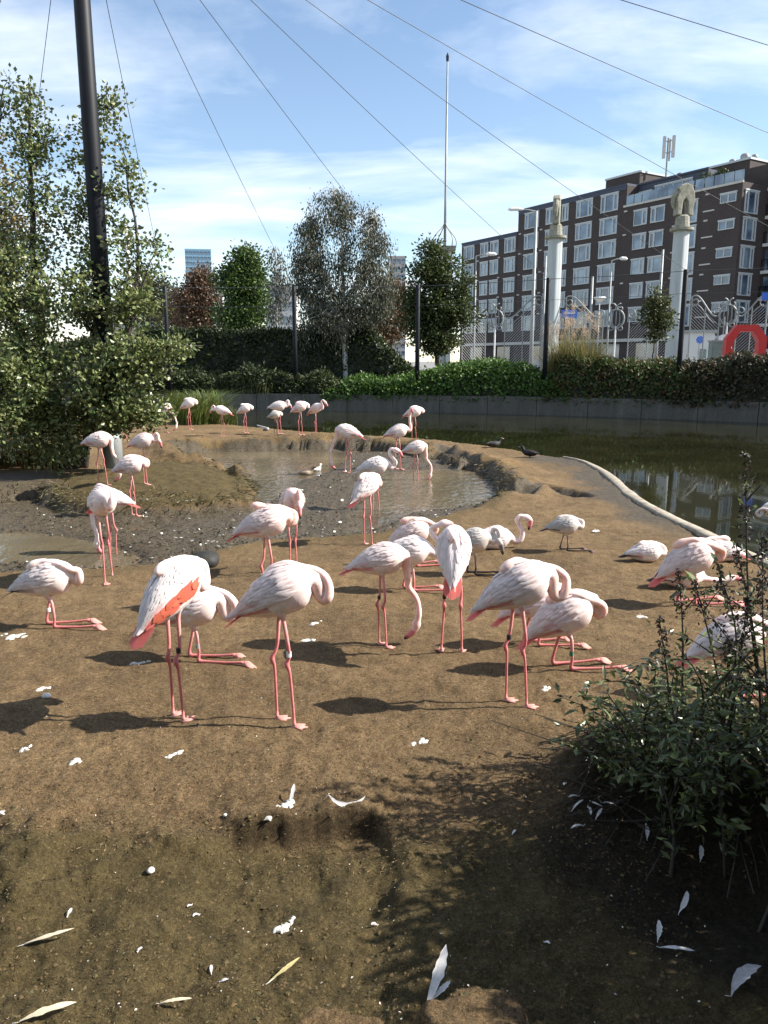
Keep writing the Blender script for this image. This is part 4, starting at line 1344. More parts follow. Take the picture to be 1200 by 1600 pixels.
gate_wing(850, 462, 786, 497, 56, 55.5, 'iron gate section left of the left grey column')
gate_wing(720, 478, 762, 497, 54.5, 55.3, 'iron gate section beside the dark round tree')
gate_wing(882, 463, 946, 497, 56, 54.8, 'iron gate section right of the left grey column')
gate_wing(1050, 462, 980, 497, 52, 53.8, 'iron gate section left of the right grey column, behind the small tree')
gate_wing(1078, 462, 1128, 494, 52, 51.0, 'iron gate section right of the right grey column')
gate_wing(1204, 462, 1148, 494, 50.2, 50.8, 'iron gate section at the right picture edge above the red arch')
ornament_post(774, 491, 55.4, 'iron ornament post between the dark tree and the left column')
ornament_post(963, 491, 54.3, 'iron ornament post between the two grey columns')
ornament_post(1138, 484, 50.9, 'iron ornament post with stone shield above the red arch')

# red octagonal frame sculpture
Y = 46.5
a0, a1, zt = at(1134, 540, Y), at(1192, 540, Y), at(1162, 508, Y)[2]
w = a1[0] - a0[0]; cx = (a0[0] + a1[0]) / 2; h = zt - STREET


def ring_prof(hw, top, cham, bot):
    return [(-hw * .86, bot), (-hw, bot + cham * .9), (-hw, top - cham * 1.35), (-hw * .52, top), (hw * .52, top), (hw, top - cham * 1.35), (hw, bot + cham * .9), (hw * .86, bot)]


O = ring_prof(w / 2, h, .55, 0); I = ring_prof(w / 2 - .42, h - .38, .42, .02)
n = 8; th_ = .55
V = [(x, -th_, z) for x, z in O] + [(x, -th_, z) for x, z in I] + [(x, th_, z) for x, z in O] + [(x, th_, z) for x, z in I]
F = []
for i in range(n - 1):
    F += [(i, i + 1, n + i + 1, n + i), (2 * n + i, 3 * n + i, 3 * n + i + 1, 2 * n + i + 1), (i, 2 * n + i, 2 * n + i + 1, i + 1), (n + i, n + i + 1, 3 * n + i + 1, 3 * n + i)]
F += [(0, n, 3 * n, 2 * n), (n - 1, 3 * n - 1, 4 * n - 1, 2 * n - 1)]
mb = MB(); mb.add(V, F); o = mb.build('red_arch', M['red_paint'])
o.location = (cx, Y, STREET); o.rotation_euler = (0, 0, R(-14))
tag(o, 'thick glossy red octagonal arch sculpture above the shrubs at the right', 'sculpture')


# street lamps, poles and signs behind the fence
def pole(name, px, pyt, Y, r, label, cat, mat='grey_metal', arm=None, group=None):
    p = at(px, pyt, Y); h = p[2] - STREET
    root = empty(name, (p[0], Y, STREET)); tag(root, label, cat, group)
    mb = MB(); mb.tube([(0, 0, 0), (0, 0, h * .3), (0, 0, h)], [r * 1.25, r, r * .75], 10); mb.build('pole', M[mat], root, smooth=True)
    if arm == 'cone':
        mb = MB(); mb.tube([(0, 0, h - .25), (0, 0, h + .12), (0, 0, h + .2)], [.1, .52, .46], 16); mb.build('lamp_head', M['white_paint'], root)
    elif arm:
        mb = MB(); mb.tube([(0, 0, h - .02), (arm * .5, 0, h + .1), (arm, 0, h + .12)], .05, 6); mb.build('arm', M[mat], root)
        mb = MB(); mb.tube([(arm * .8, 0, h + .12), (arm * 1.1, 0, h + .16), (arm * 1.6, 0, h + .14), (arm * 1.75, 0, h + .1)], [.05, .14, .13, .04], 8); mb.build('lamp_head', M['white_paint'], root)
    return root


pole('street_lamp', 348, 458, 66, .08, 'street lamp with conical head in front of the green tree', 'street lamp', 'white_paint', 'cone')
pole('street_lamp', 744, 400, 62, .07, 'slim street lamp right of the dark tree', 'street lamp', 'grey_metal', .9)
pole('street_lamp', 838, 330, 60, .14, 'tall thick lamp mast left of the left grey column', 'street lamp', 'grey_metal', -1.2)
pole('street_lamp', 956, 407, 63, .07, 'slim street lamp between the two grey columns', 'street lamp', 'grey_metal', .7)
pole('street_lamp', 937, 468, 66, .06, 'low street lamp with conical head between the columns', 'street lamp', 'grey_metal', 'cone')
pole('utility_pole', 853, 400, 64, .12, 'plain grey tram pole close to the left column', 'pole', 'grey_metal')
pole('utility_pole', 926, 432, 64, .12, 'plain grey tram pole right of the left column', 'pole', 'grey_metal')
pole('utility_pole', 1036, 390, 64, .12, 'plain grey tram pole behind the small tree', 'pole', 'grey_metal')
pole('utility_pole', 197, 352, 40.5, .13, 'pale wooden pole seen through the tree right of the mast', 'pole', 'lintel')
sg = empty('street_sign', at(890, 505, 62) * np.array([1, 1, 0]) + np.array([0, 0, STREET])); tag(sg, 'blue rectangular street sign right of the left column', 'sign')
p0, p1 = at(877, 497, 62), at(902, 484, 62); ox = sg.location.x
mb = MB(); mb.box((p0[0] - ox, -.03, p0[2] - STREET), (p1[0] - ox, .03, p1[2] - STREET)); mb.build('panel', M['blue_sign'], sg)
mb = MB(); mb.box((p0[0] - ox + .2, -.045, p0[2] - STREET + .32), (p1[0] - ox - .2, -.034, p0[2] - STREET + .42)); mb.build('marking', M['white_paint'], sg)
mb = MB(); mb.tube([(0, .06, 0), (0, .06, p1[2] - STREET)], .05, 8); mb.build('pole', M['grey_metal'], sg)
sg = empty('street_sign', (at(1196, 465, 49)[0], 49, STREET)); tag(sg, 'blue road sign at the right picture edge', 'sign')
p0, p1 = at(1190, 469, 49), at(1206, 457, 49); ox = sg.location.x
mb = MB(); mb.box((p0[0] - ox, -.03, p0[2] - STREET), (p1[0] - ox, .03, p1[2] - STREET)); mb.build('panel', M['blue_sign'], sg)
mb = MB(); mb.tube([(.2, .06, 0), (.2, .06, p1[2] - STREET)], .05, 8); mb.build('pole', M['grey_metal'], sg)
# round blue sign, panel and kiosk between the right column and the red arch
kb = empty('kiosk', (at(1088, 560, 60)[0], 60, STREET)); tag(kb, 'pale kiosk wall behind the fence right of the right column', 'kiosk')
mb = MB(); mb.box((-.9, -.9, 0), (.9, .9, 3.4)); mb.build('wall', M['pale_facade'], kb)
mb = MB(); mb.box((-1.05, -1.05, 3.4), (1.05, 1.05, 3.6)); mb.build('roof', M['grey_metal'], kb)
mb = MB(); mb.box((-.25, -.93, .1), (.35, -.903, 2.2)); mb.build('door', M['green_box'], kb)
sg = empty('traffic_sign', (at(1091, 560, 55)[0], 55, STREET)); tag(sg, 'small round blue traffic sign beside the right column', 'sign')
z_ = at(1091, 531, 55)[2] - STREET
mb = MB(); mb.tube([(0, -.06, z_), (0, -.03, z_)], .26, 18); mb.build('panel', M['blue_sign'], sg)
mb = MB(); mb.tube([(0, 0, 0), (0, 0, z_ + .3)], .04, 8); mb.build('pole', M['grey_metal'], sg)
bxs = empty('junction_box', (at(1117, 560, 50)[0], 50, STREET)); tag(bxs, 'grey green utility cabinet left of the red arch', 'cabinet')
mb = MB(); mb.box((-.35, -.3, 0), (.35, .3, 2.5)); mb.build('cabinet', M['green_box'], bxs)
mb = MB(); mb.box((-.4, -.35, 2.5), (.4, .35, 2.6)); mb.build('lid', M['grey_metal'], bxs)
mb = MB(); mb.box((-.31, -.315, .12), (.31, -.303, 2.35)); mb.build('door', M['green_box'], bxs)
sg = empty('traffic_sign', (at(1127, 560, 50.5)[0], 50.5, STREET)); tag(sg, 'white traffic sign on a thin post left of the red arch', 'sign')
z_ = at(1127, 530, 50.5)[2] - STREET
mb = MB(); mb.tube([(0, -.06, z_), (0, -.03, z_)], .3, 18); mb.build('panel', M['white_paint'], sg)
mb = MB(); mb.tube([(0, 0, 0), (0, 0, z_ + 1.4)], .045, 8); mb.build('pole', M['grey_metal'], sg)

# ------------------------------------------------------------------ vegetation
def leaf_cloud(P, D, L, W, cols, mat, name, parent=None, fold=.18, up=None, kind='stuff'):
    """many small folded leaves as one mesh: P position, D axis, L length, W width, cols colour per leaf"""
    n = len(P)
    D = D / (np.linalg.norm(D, axis=1)[:, None] + 1e-9)
    ref = rng.normal(size=(n, 3)) if up is None else up + .5 * rng.normal(size=(n, 3))
    S = np.cross(D, ref); S /= np.linalg.norm(S, axis=1)[:, None] + 1e-9
    Nn = np.cross(S, D)
    L = np.broadcast_to(L, (n,))[:, None]; W = np.broadcast_to(W, (n,))[:, None]
    v = np.empty((n, 4, 3))
    v[:, 0] = P
    v[:, 1] = P + D * L * .5 + S * W * .5 + Nn * W * fold
    v[:, 2] = P + D * L
    v[:, 3] = P + D * L * .5 - S * W * .5 + Nn * W * fold
    k = np.arange(n)[:, None] * 4
    f = np.concatenate([k + np.array([[0, 1, 2]]), k + np.array([[0, 2, 3]])])
    mb = MB()
    mb.add(v.reshape(-1, 3), f, np.repeat(cols, 4, axis=0))
    o = mb.build(name, mat, parent, smooth=False)
    if kind: tag(o, kind=kind)
    return o


def leaf_cols(n, base, var=.3, alt=None, pa=.15):
    b = np.tile(np.array(base, float), (n, 1)) * (1 + var * rng.uniform(-1, 1, (n, 1)))
    b[:, 0] *= 1 + .15 * rng.uniform(-1, 1, n)
    if alt is not None:
        m = rng.random(n) < pa
        b[m] = np.array(alt) * (1 + var * rng.uniform(-1, 1, (int(m.sum()), 1)))
    return b


def in_blob(n, c, r, shell=.5):
    d = rng.normal(size=(n, 3)); d /= np.linalg.norm(d, axis=1)[:, None]
    rad = rng.random(n) ** (1 / 3) * (1 - shell) + shell * rng.random(n) ** .25
    return np.array(c) + d * rad[:, None] * np.array(r)


def tree(name, label, base, limbs, blobs, leaf, colr, bark='bark', group=None, twig_r=.012, lpt=34, droop=0.0, spread=.28, alt=None, pa=.15, twig_len=1.0, mat='leaf', trunk_r=.1, smooth_leaf=None, category='tree'):
    """limbs: list of (points, r0, r1) relative to the base; blobs: (centre, radii, number of twigs)"""
    root = empty(name, tuple(base)); tag(root, label, category, group)
    mb = MB(); nodes = []
    for pts, r0, r1 in limbs:
        Q = catmull(pts, .25)
        Q[1:-1] += rng.normal(0, r1 * .9 + .008, (len(Q) - 2, 3))
        mb.tube(Q, np.linspace(r0, r1, len(Q)), 8)
        nodes.append(Q)
    nodes = np.concatenate(nodes)
    P, D = [], []
    for c, r, n in blobs:
        tips = in_blob(n, c, r)
        for t in tips:
            dd = np.linalg.norm(nodes - t, axis=1) + np.maximum(0, nodes[:, 2] - t[2] + .1) * 2.0
            a = nodes[int(np.argmin(dd))]
            v = t - a; ln = np.linalg.norm(v)
            mid = a + v * .5 + np.array([0, 0, .12 * ln]) + rng.normal(0, .06 * ln, 3)
            Q = catmull([a, mid, t + np.array([0, 0, -droop * .3])], max(.12, ln / 6))
            mb.tube(Q, np.linspace(min(twig_r * 2, twig_r * (.8 + ln * .5)), twig_r * .35, len(Q)), 4, cap=False)
            m = int(lpt * rng.uniform(.6, 1.4))
            u = 1 - rng.random(m) ** 1.6 * min(.8, .9 * twig_len / max(ln, .3))
            q = np.stack([np.interp(u * (len(Q) - 1), np.arange(len(Q)), Q[:, k]) for k in range(3)], 1)
            off = rng.normal(0, spread, (m, 3)) * np.array([1, 1, .75])
            q = q + off
            if droop: q[:, 2] -= np.abs(rng.normal(0, droop, m))
            P.append(q)
            dv = off + rng.normal(0, .12, (m, 3)) + np.array([0, 0, -.35 if droop else .02])
            if droop: dv = dv * np.array([.35, .35, 1]) + np.array([0, 0, -.25])
            D.append(dv)
    mb.build('trunk', M[bark], root, smooth=True)
    P, D = np.concatenate(P), np.concatenate(D)
    n = len(P)
    L = leaf[0] * rng.uniform(.65, 1.3, n)
    leaf_cloud(P, D, L, L * leaf[1], leaf_cols(n, colr, .35, alt, pa), M[mat], 'crown', root)
    return root, n


def rel(px, py, Y, base):
    return at(px, py, Y) - np.array(base)


# --- the big alder at the left
B = np.array([G(122, 732)[0], 16.0, .0]); B[2] = ground_z(B[0], B[1]) - .05
def r_(px, py, Y=16.2): return rel(px, py, Y, B)
limbs = [([(0, 0, 0), r_(112, 690, 16), r_(85, 600, 16), r_(60, 480), r_(50, 340), r_(45, 130)], .14, .015),
         ([(0.1, 0, .0), r_(135, 680, 15.8), r_(145, 560, 15.8), r_(150, 400), r_(148, 250), r_(150, 130)], .10, .012),
         ([r_(110, 690, 16), r_(60, 600, 15.3), r_(15, 480, 15.3), r_(-10, 300, 15.5), r_(5, 140, 15.6)], .09, .012),
         ([r_(135, 680, 15.8), r_(180, 600, 15.0), r_(205, 500, 15.2), r_(215, 380, 15.6), r_(190, 230, 15.8)], .08, .01),
         ([r_(150, 640, 15.8), r_(210, 570, 14.8), r_(260, 545, 14.8), r_(315, 540, 15.0)], .05, .008),
         ([r_(205, 500, 15.2), r_(225, 440, 15.3), r_(245, 390, 15.4)], .03, .008),
         ([r_(100, 660, 15.6), r_(40, 640, 14.6), r_(-20, 600, 14.3)], .06, .01)]
blobs = [(r_(40, 200), (.45, .5, .85), 34), (r_(10, 150, 15.6), (.4, .4, .5), 12), (r_(110, 250), (.7, .6, .9), 40), (r_(170, 190), (.4, .4, .7), 22), (r_(185, 310, 15.8), (.6, .5, .75), 34),
         (r_(30, 330, 15.6), (1.0, .8, .9), 60), (r_(120, 370), (.9, .8, .8), 44), (r_(215, 390, 15.5), (.5, .5, .5), 26), (r_(225, 430, 15.4), (.3, .4, .25), 10),
         (r_(40, 460, 15.3), (1.15, .9, .9), 95), (r_(140, 480, 15.4), (.95, .8, .8), 72), (r_(215, 480, 15.2), (.4, .5, .4), 16), (r_(30, 590, 14.7), (1.0, .8, .75), 95), (r_(125, 590, 15.0), (1.0, .6, .75), 100),
         (r_(210, 565, 14.7), (.75, .5, .42), 64), (r_(165, 620, 14.4), (.6, .3, .6), 80), (r_(235, 640, 14.7), (.4, .4, .3), 34), (r_(60, 700, 14.6), (.8, .4, .3), 40), (r_(285, 545, 14.9), (.42, .4, .10), 12), (r_(200, 650, 14.8), (.5, .4, .40), 48), (r_(90, 655, 14.8), (.7, .5, .35), 60), (r_(15, 660, 14.3), (.6, .6, .4), 44),
         (r_(-60, 420, 15.5), (.9, 1.0, 1.9), 60)]
blobs = [(c, r, int(n * (.36 if c[2] > 3.6 else .52))) for c, r, n in blobs]
T_, nl = tree('alder_tree', 'big leafy alder tree at the left around the black mast', B, limbs, blobs, (.088, .72), (.128, .162, .052), lpt=70, spread=.12, alt=(.215, .235, .095), pa=.3, mat='leaf_gloss', twig_r=.011)

# brownish tree behind it
Y = 24
B = np.array([at(-20, 560, Y)[0], Y, 0.0])
def r_(px, py, Y=Y): return rel(px, py, Y, B)
tree('birch_tree', 'brownish tree behind the alder at the left picture edge', B, [([(0, 0, 0), r_(-15, 450), r_(-10, 260)], .13, .02)],
     [(r_(0, 310), (1.4, 1.2, 2.0), 60), (r_(15, 430), (1.6, 1.3, 2.0), 60)], (.12, .7), (.105, .095, .03), lpt=40, spread=.3, alt=(.16, .11, .04), pa=.35)


# --- trees on the far bank
def far_base(px, Y):
    x = at(px, 560, Y)[0]
    return np.array([x, Y, float(bank_z(x, Y)) - .05])


Y = 43.2; B = far_base(540, Y)
def r_(px, py, Y=43.2): return rel(px, py, Y, B)
tree('birch_tree', 'tall weeping birch with white trunk in the middle of the far bank', B,
     [([(0, 0, 0), r_(538, 520), r_(536, 430), r_(530, 340), r_(520, 285)], .17, .02), ([r_(537, 480), r_(500, 420), r_(485, 350)], .07, .015), ([r_(537, 470), r_(575, 410), r_(590, 350)], .07, .015), ([r_(537, 500), r_(590, 460), r_(605, 430)], .05, .012), ([r_(537, 500), r_(480, 460), r_(462, 430)], .05, .012)],
     [(r_(520, 320), (1.5, 1.3, 1.1), 55), (r_(565, 330), (.9, 1.0, .8), 30), (r_(492, 375), (1.5, 1.6, 1.4), 85), (r_(575, 385), (1.6, 1.5, 1.3), 90), (r_(540, 440), (2.8, 1.9, 1.5), 160), (r_(520, 490), (2.7, 1.8, 1.1), 130), (r_(598, 455), (.9, 1.0, 1.2), 50), (r_(470, 420), (.7, 1.0, 1.2), 40)],
     (.14, .5), (.080, .085, .050), 'birch_bark', 'birches on the far bank', lpt=48, droop=.45, spread=.2, alt=(.15, .15, .12), pa=.18, twig_r=.014)
Y = 44.0; B = far_base(497, Y)
tree('birch_tree', 'slender young birch just left of the tall one', B, [([(0, 0, 0), rel(496, 520, Y, B), rel(494, 450, Y, B)], .07, .02)],
     [(rel(492, 470, Y, B), (.7, .7, 1.3), 26)], (.15, .5), (.06, .062, .04), 'birch_bark', 'birches on the far bank', lpt=40, droop=.35, spread=.2)
Y = 47; B = far_base(433, Y)
tree('birch_tree', 'small sparse birch left of the tall one, against the pale block', B, [([(0, 0, 0), rel(432, 500, Y, B), rel(430, 385, Y, B)], .09, .02)],
     [(rel(432, 400, Y, B), (.6, .6, .9), 18), (rel(440, 440, Y, B), (.9, .7, 1.1), 30), (rel(425, 480, Y, B), (.6, .6, .8), 16)], (.15, .5), (.07, .07, .05), 'birch_bark', 'birches on the far bank', lpt=30, droop=.35, spread=.2, alt=(.16, .16, .13), pa=.2)
Y = 47.5; B = far_base(683, Y)
def r_(px, py, Y=47.5): return rel(px, py, Y, B)
tree('oak_tree', 'dark round tree in front of the flagpole tower', B, [([(0, 0, 0), r_(684, 520), r_(680, 400)], .16, .03), ([r_(684, 520), r_(650, 470)], .06, .015), ([r_(684, 520), r_(720, 460)], .06, .015)],
     [(r_(672, 395), (.8, .9, .8), 24), (r_(665, 430), (1.3, 1.2, 1.0), 56), (r_(700, 430), (1.4, 1.2, 1.1), 66), (r_(690, 480), (2.0, 1.5, 1.2), 110), (r_(650, 490), (1.1, 1.2, 1.5), 70), (r_(722, 490), (1.0, 1.0, 1.1), 40), (r_(680, 530), (1.7, 1.3, .9), 80)],
     (.19, .66), (.062, .082, .028), lpt=40, spread=.24, alt=(.09, .11, .025), pa=.15)
Y = 62; B = np.array([at(382, 560, Y)[0], Y, STREET])
def r_(px, py, Y=62): return rel(px, py, Y, B)
tree('maple_tree', 'fresh green oval tree behind the fence, right of the red brown one', B, [([(0, 0, 0), r_(382, 500), r_(382, 400)], .2, .03)],
     [(r_(384, 412), (1.4, 1.3, 1.4), 50), (r_(375, 445), (2.2, 1.8, 1.6), 100), (r_(392, 460), (1.9, 1.7, 2.0), 90), (r_(370, 495), (2.3, 2.0, 1.6), 100), (r_(395, 500), (1.6, 1.8, 1.4), 60)], (.24, .75), (.056, .096, .028), lpt=42, spread=.34, alt=(.11, .16, .03), pa=.25)
Y = 74; B = np.array([at(312, 560, Y)[0], Y, STREET])
def r_(px, py, Y=74): return rel(px, py, Y, B)
tree('beech_tree', 'red brown autumn tree below the blue tower', B, [([(0, 0, 0), r_(312, 500), r_(312, 435)], .2, .03)],
     [(r_(315, 440), (2.0, 1.8, 1.3), 60), (r_(300, 470), (2.2, 2.0, 1.8), 80), (r_(330, 475), (2.0, 2.0, 1.8), 70), (r_(310, 505), (2.6, 2.0, 1.2), 60)], (.24, .7), (.115, .068, .042), lpt=40, spread=.34, alt=(.16, .11, .06), pa=.3)
Y = 37.5; B = far_base(1022, Y)
def r_(px, py, Y=37.5): return rel(px, py, Y, B)
tree('young_tree', 'small thin young tree between the two grey columns', B, [([(0, 0, 0), r_(1022, 530), r_(1026, 455)], .045, .012), ([r_(1023, 510), r_(1040, 480)], .02, .008)],
     [(r_(1026, 465), (.55, .5, .5), 26), (r_(1015, 492), (.6, .5, .5), 26), (r_(1036, 500), (.6, .5, .55), 26), (r_(1028, 525), (.5, .5, .35), 12)], (.15, .6), (.070, .085, .028), lpt=30, spread=.13, alt=(.13, .13, .04), pa=.25, twig_r=.009)
for px, py, Y, rx, rz, c, lb in ((230, 455, 90, 3.5, 3.0, (.075, .08, .03), 'hazy olive tree beyond the fence right of the mast'), (610, 475, 80, 3.0, 2.6, (.14, .09, .045), 'brownish tree beyond the fence right of the birch'),
                                 (560, 490, 85, 6.0, 2.5, (.06, .07, .03), 'broad dull tree far behind the birch'), (280, 480, 100, 3.5, 2.5, (.10, .07, .035), 'dull brown tree far behind the post')):
    B = np.array([at(px, 560, Y)[0], Y, STREET])
    tree('street_tree', lb, B, [([(0, 0, 0), rel(px, 520, Y, B), rel(px, py, Y, B)], .2, .04)], [(rel(px, py, Y, B), (rx, rx * .8, rz), 90), (rel(px, py + 25, Y, B), (rx, rx * .8, rz * .8), 60)], (.3, .75), c, lpt=36, spread=.4, group='trees beyond the fence')


# --- hedges, ivy and shrubs on the far bank
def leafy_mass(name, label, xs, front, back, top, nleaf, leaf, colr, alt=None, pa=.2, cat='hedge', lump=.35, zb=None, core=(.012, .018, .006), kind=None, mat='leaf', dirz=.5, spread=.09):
    """a planted strip: closed dark core with leaves standing out of its uneven surface; front/back/top are functions of x"""
    x = np.linspace(xs[0], xs[1], 70); m = 26
    t = np.linspace(0, 1, m)
    V = np.zeros((len(x), m, 3))
    for i, xx in enumerate(x):
        e = min(1, .25 + 2.2 * min(i, len(x) - 1 - i) / len(x) * 2.5)
        yf, yb_, zt = front(xx), back(xx), top(xx)
        zb_ = float(bank_z(xx, yf)) - .1 if zb is None else zb
        a = math.pi * t
        yy = (yf + yb_) / 2 - (yb_ - yf) / 2 * np.sign(np.cos(a)) * np.abs(np.cos(a)) ** .55
        zz = zb_ + (zt - zb_) * e * np.abs(np.sin(a)) ** .6
        nz = lump * fbm(xx * 1.1 + 3 * yy[0] * 0, t * 5 + xx * .3, 3) + .5 * lump * fbm(xx * 3.1, t * 12, 2)
        V[i] = np.stack([np.full(m, xx) + .3 * nz, yy - nz * np.cos(a) * .6, zz + nz * np.sin(a) * .7], 1)
    n_ = m
    k = (np.arange(len(x) - 1)[:, None] * n_ + np.arange(n_ - 1)[None]).ravel()
    F = np.stack([k, k + n_, k + n_ + 1, k + 1], 1)
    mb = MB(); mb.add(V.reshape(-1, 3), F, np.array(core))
    if kind:
        root = mb.build(name, M['leaf'], smooth=True); tag(root, label, cat, kind=kind)
    else:
        root = empty(name, (float(np.mean(xs)), float(V[:, :, 1].mean()), float(V[:, :, 2].min()))); tag(root, label, cat)
        o = mb.build('core', M['leaf'], smooth=True); o.parent = root; o.matrix_parent_inverse = root.matrix_world.inverted(); o.location = -np.array(root.location) * 1
        o.matrix_parent_inverse.identity()
    u = rng.random(nleaf) * (len(x) - 1.001); w_ = rng.random(nleaf) ** 1.0 * .92 * (m - 1.001)
    i, j = u.astype(int), w_.astype(int); fu, fw = (u - i)[:, None], (w_ - j)[:, None]
    P = (V[i, j] * (1 - fu) + V[i + 1, j] * fu) * (1 - fw) + (V[i, j + 1] * (1 - fu) + V[i + 1, j + 1] * fu) * fw
    nn = np.stack([0 * u, -np.cos(math.pi * w_ / (m - 1)), np.sin(math.pi * w_ / (m - 1))], 1)
    P = P + nn * rng.normal(.02, spread, nleaf)[:, None] + rng.normal(0, .05, (nleaf, 3))
    D = nn * .6 + rng.normal(0, .7, (nleaf, 3)) + np.array([0, 0, -.25 + dirz * .3])
    L = leaf[0] * rng.uniform(.6, 1.35, nleaf)
    if kind:
        o = leaf_cloud(P, D, L, L * leaf[1], leaf_cols(nleaf, colr, .35, alt, pa), M[mat], 'foliage', root, up=nn)
    else:
        o = leaf_cloud(P - np.array(root.location), D, L, L * leaf[1], leaf_cols(nleaf, colr, .35, alt, pa), M[mat], 'foliage', root, up=nn)
    return root


def X_at(px, Y): return float(at(px, 560, Y)[0])
def Z_at(py, Y): return float(at(600, py, Y)[2])


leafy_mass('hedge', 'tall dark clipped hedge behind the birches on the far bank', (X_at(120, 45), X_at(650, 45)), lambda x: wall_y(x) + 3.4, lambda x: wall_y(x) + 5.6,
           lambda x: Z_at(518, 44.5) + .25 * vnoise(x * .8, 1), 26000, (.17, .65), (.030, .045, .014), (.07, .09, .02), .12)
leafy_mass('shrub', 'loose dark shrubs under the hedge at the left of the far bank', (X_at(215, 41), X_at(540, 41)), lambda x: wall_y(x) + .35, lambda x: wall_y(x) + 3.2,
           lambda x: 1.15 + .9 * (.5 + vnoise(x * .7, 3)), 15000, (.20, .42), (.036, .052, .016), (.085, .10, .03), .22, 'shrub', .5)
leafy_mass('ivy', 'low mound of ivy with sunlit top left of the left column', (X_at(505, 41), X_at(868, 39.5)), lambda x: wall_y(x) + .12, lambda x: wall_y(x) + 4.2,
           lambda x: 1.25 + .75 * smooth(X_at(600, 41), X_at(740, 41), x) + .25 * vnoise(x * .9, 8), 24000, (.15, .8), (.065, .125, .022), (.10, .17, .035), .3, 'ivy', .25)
leafy_mass('shrub', 'green and russet shrubs in front of the left column', (X_at(845, 38), X_at(1075, 36)), lambda x: wall_y(x) + .15, lambda x: wall_y(x) + 3.6,
           lambda x: 2.05 + .7 * vnoise(x * .9, 5), 19000, (.16, .6), (.075, .105, .030), (.16, .085, .04), .18, 'shrub', .5)
leafy_mass('shrub', 'dark brown leaved shrubs below the red arch', (X_at(1045, 35), X_at(1420, 31)), lambda x: wall_y(x) + .05, lambda x: wall_y(x) + 3.4,
           lambda x: 2.0 + .6 * vnoise(x * .9, 9), 22000, (.16, .6), (.050, .052, .024), (.10, .068, .038), .25, 'shrub', .5)
leafy_mass('shrub', 'dark shrubs at the far left bank behind the alder', (X_at(-350, 41), X_at(230, 41)), lambda x: wall_y(x) + .2, lambda x: wall_y(x) + 5,
           lambda x: 2.8 + 1.2 * vnoise(x * .5, 2), 20000, (.2, .6), (.045, .055, .02), (.10, .10, .035), .3, 'shrub', .8)


def grass_clump(name, label, base, n, h, spread, colr, w=.012, lean=.5, plume=0, cat='grass', segs=5, pl_col=(.42, .34, .24)):
    base = np.array(base, float)
    root = empty(name, tuple(base)); tag(root, label, cat)
    mb = MB()
    for i in range(n):
        a = rng.uniform(0, 2 * math.pi); rr = spread * math.sqrt(rng.random()) * .55
        p = np.array([rr * math.cos(a), rr * math.sin(a), 0])
        hh = h * rng.uniform(.5, 1.1); ln = lean * rng.uniform(.1, 1.1) * hh
        b = rng.uniform(0, 2 * math.pi) * .35 + a
        t = np.linspace(0, 1, segs + 1)
        q = p + np.stack([np.cos(b) * ln * t ** 2, np.sin(b) * ln * t ** 2, hh * (t - .28 * t ** 3 * lean * 1.4)], 1)
        sv = np.array([-math.sin(b + rng.normal(0, .5)), math.cos(b), 0]) * w
        wt = (1 - t ** 2.2)[:, None] * .95 + .05
        V = np.concatenate([q - sv * wt, q + sv * wt])
        m_ = segs + 1
        F = [(k, k + 1, k + 1 + m_, k + m_) for k in range(segs)]
        c = np.array(colr) * rng.uniform(.6, 1.4) * np.array([rng.uniform(.85, 1.35), 1, 1])
        mb.add(V, F, c)
    tag(mb.build('blades', M['leaf'], root), kind='stuff')
    for i in range(plume):
        a = rng.uniform(0, 2 * math.pi); ln = rng.uniform(.05, .45) * h * .6
        e = np.array([math.cos(a) * ln, math.sin(a) * ln, h * rng.uniform(.9, 1.2)])
        st = catmull([(0, 0, 0), e * np.array([.4, .4, .6]), e], .2)
        mp_ = MB(); mp_.tube(st, .008, 4, (.3, .26, .14))
        m_ = 90
        u = rng.random(m_)
        P = e + np.stack([rng.normal(0, .05, m_) + .10 * math.cos(a) * u, rng.normal(0, .05, m_) + .10 * math.sin(a) * u, .05 - .42 * u + .1], 1)
        D = rng.normal(0, .4, (m_, 3)) + np.array([math.cos(a) * .4, math.sin(a) * .4, .5])
        S = np.cross(D, rng.normal(size=(m_, 3))); S /= np.linalg.norm(S, axis=1)[:, None]
        D /= np.linalg.norm(D, axis=1)[:, None]
        V = np.stack([P - S * .006, P + S * .006, P + D * .11], 1)
        mp_.add(V.reshape(-1, 3), np.arange(m_ * 3).reshape(-1, 3), np.repeat(leaf_cols(m_, pl_col, .25), 3, axis=0))
        mp_.build('plume', M['leaf'], root)
    return root


